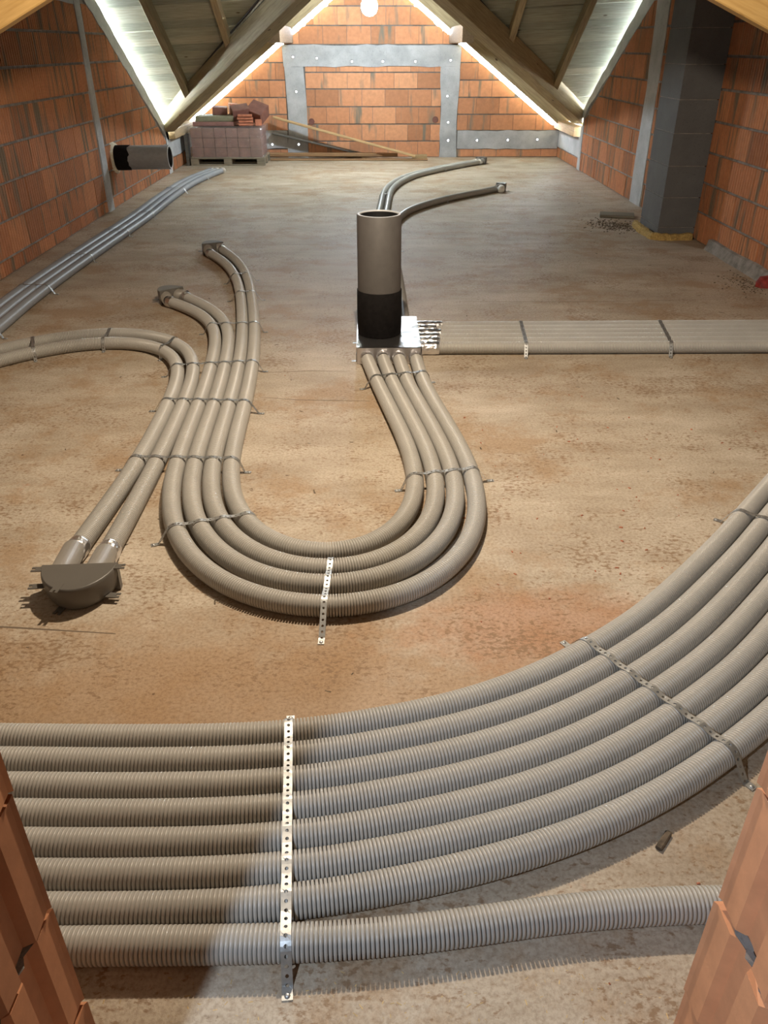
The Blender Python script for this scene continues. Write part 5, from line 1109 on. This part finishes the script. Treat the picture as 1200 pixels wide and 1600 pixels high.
# ------------------------------------------------------------------ lamp by the gable
lamp = empty('pendant_bulb', (-0.02, 12.25, 2.05))
mb = MB().lathe([(0.0, -0.115), (0.045, -0.105), (0.085, -0.075), (0.105, -0.03), (0.105, 0.02), (0.085, 0.07), (0.05, 0.12), (0.03, 0.15), (0.0, 0.15)], 24)
obj('glowing_globe', mb.mesh('glowing_globe', M['bulb'], True), lamp)
obj('socket', MB().lathe([(0.0, 0.15), (0.03, 0.15), (0.03, 0.21), (0.012, 0.225), (0.0, 0.225)], 14).mesh('socket', M['cord']), lamp)
obj('cord', MB().lathe([(0.005, 0.22), (0.005, CEIL - 2.02)], 8).mesh('cord', M['cord']), lamp)
thing(lamp, 'glaring white bulb hanging at the top before the far brick gable', 'lamp')

# ------------------------------------------------------------------ rubbish and scatter
def lump(r, sq, seed):
    rr = random.Random(seed); mb = MB(); n = 8; Vv = [(0, 0, 0)]
    rows = [(0.9, 0.0), (1.0, 0.35), (0.75, 0.75), (0.3, 1.0)]
    Vv = []
    for f, z in rows:
        for k in range(n):
            a = 2 * PI * k / n; q = r * f * rr.uniform(0.75, 1.2)
            Vv.append((q * math.cos(a), q * sq * math.sin(a), z * r * rr.uniform(0.8, 1.1)))
    for k in range(n): Vv[k] = (Vv[k][0], Vv[k][1], 0.0)
    F = [(l * n + k, l * n + (k + 1) % n, l * n + n + (k + 1) % n, l * n + n + k) for l in range(3) for k in range(n)] + [tuple(3 * n + k for k in range(n))]
    return MB().add(Vv, F)
thing(obj('red_cloth', lump(0.085, 0.8, 5).mesh('red_cloth', M['red'], True), None, (3.035, 6.10, 0.0)), 'crumpled dark red cloth on the floor at the right edge', 'cloth')
mb = MB().box(-0.028, 0.028, -0.008, 0.008, 0, 0.010, 0.003)
thing(obj('wood_splinter', mb.mesh('wood_splinter', M['chip_dark']), None, (0.668, 1.19, 0.0), (0, 0, 0.85)), 'small brown wood splinter on the floor beside the right brick jamb', 'splinter')
def scatter(name, label, mat, n, area_fn, smin, smax, flat, seed, cat=None):
    rr = random.Random(seed); Vv, F = [], []
    for _ in range(n):
        x, y = area_fn(rr); s = rr.uniform(smin, smax); a = rr.random() * PI; l = rr.uniform(1.0, 3.2) if flat else rr.uniform(0.8, 1.4)
        ca, sa = math.cos(a), math.sin(a); h = s * (0.18 if flat else 0.7); b = len(Vv)
        for u, v in ((-l, -0.5), (l, -0.5), (l * 0.9, 0.5), (-l * 0.8, 0.6)): Vv.append((x + s * (u * ca - v * sa), y + s * (u * sa + v * ca), 0.0))
        for u, v in ((-l, -0.4), (l * 0.8, -0.4), (l * 0.8, 0.4), (-l * 0.7, 0.4)): Vv.append((x + s * 0.8 * (u * ca - v * sa), y + s * 0.8 * (u * sa + v * ca), h * rr.uniform(0.7, 1.3)))
        F += [(b, b + 1, b + 5, b + 4), (b + 1, b + 2, b + 6, b + 5), (b + 2, b + 3, b + 7, b + 6), (b + 3, b, b + 4, b + 7), (b + 4, b + 5, b + 6, b + 7)]
    o = obj(name, mesh(name, Vv, F, M[mat]))
    o['kind'] = 'stuff'; o['label'] = label; o['category'] = 'debris'
    return o
scatter('wood_shavings', 'tiny pale wood shavings scattered over the near floor', 'chip', 260, lambda r: (r.uniform(-0.6, 0.6), r.uniform(0.66, 0.90)), 0.0008, 0.0022, True, 3)
scatter('brick_crumbs', 'orange brick crumbs scattered over the middle of the floor', 'tile_light', 130, lambda r: (r.gauss(0.75, 0.5), r.gauss(2.8, 0.9)), 0.0015, 0.006, False, 4)
scatter('dirt_crumbs', 'dark dirt crumbs scattered over the whole floor', 'chip_dark', 420, lambda r: (r.uniform(-2.7, 2.9), r.uniform(0.8, 13)), 0.0015, 0.007, True, 5)
scatter('chimney_rubble', 'heap of small rubble and dirt beside the foot of the chimney', 'chip_dark', 620, lambda r: (r.gauss(2.50, 0.12), r.gauss(8.5, 0.15)), 0.002, 0.009, False, 6)
scatter('wall_rubble', 'rubble and sawdust along the foot of the right wall', 'chip_dark', 200, lambda r: (2.98 - abs(r.gauss(0, 0.12)), r.gauss(6.2, 0.16)), 0.002, 0.008, False, 7)
scatter('eaves_rubble', 'bits of rubble strewn along the right wall beyond the chimney', 'chip_dark', 120, lambda r: (r.gauss(2.3, 0.35), r.gauss(10.2, 0.9)), 0.002, 0.009, True, 8)
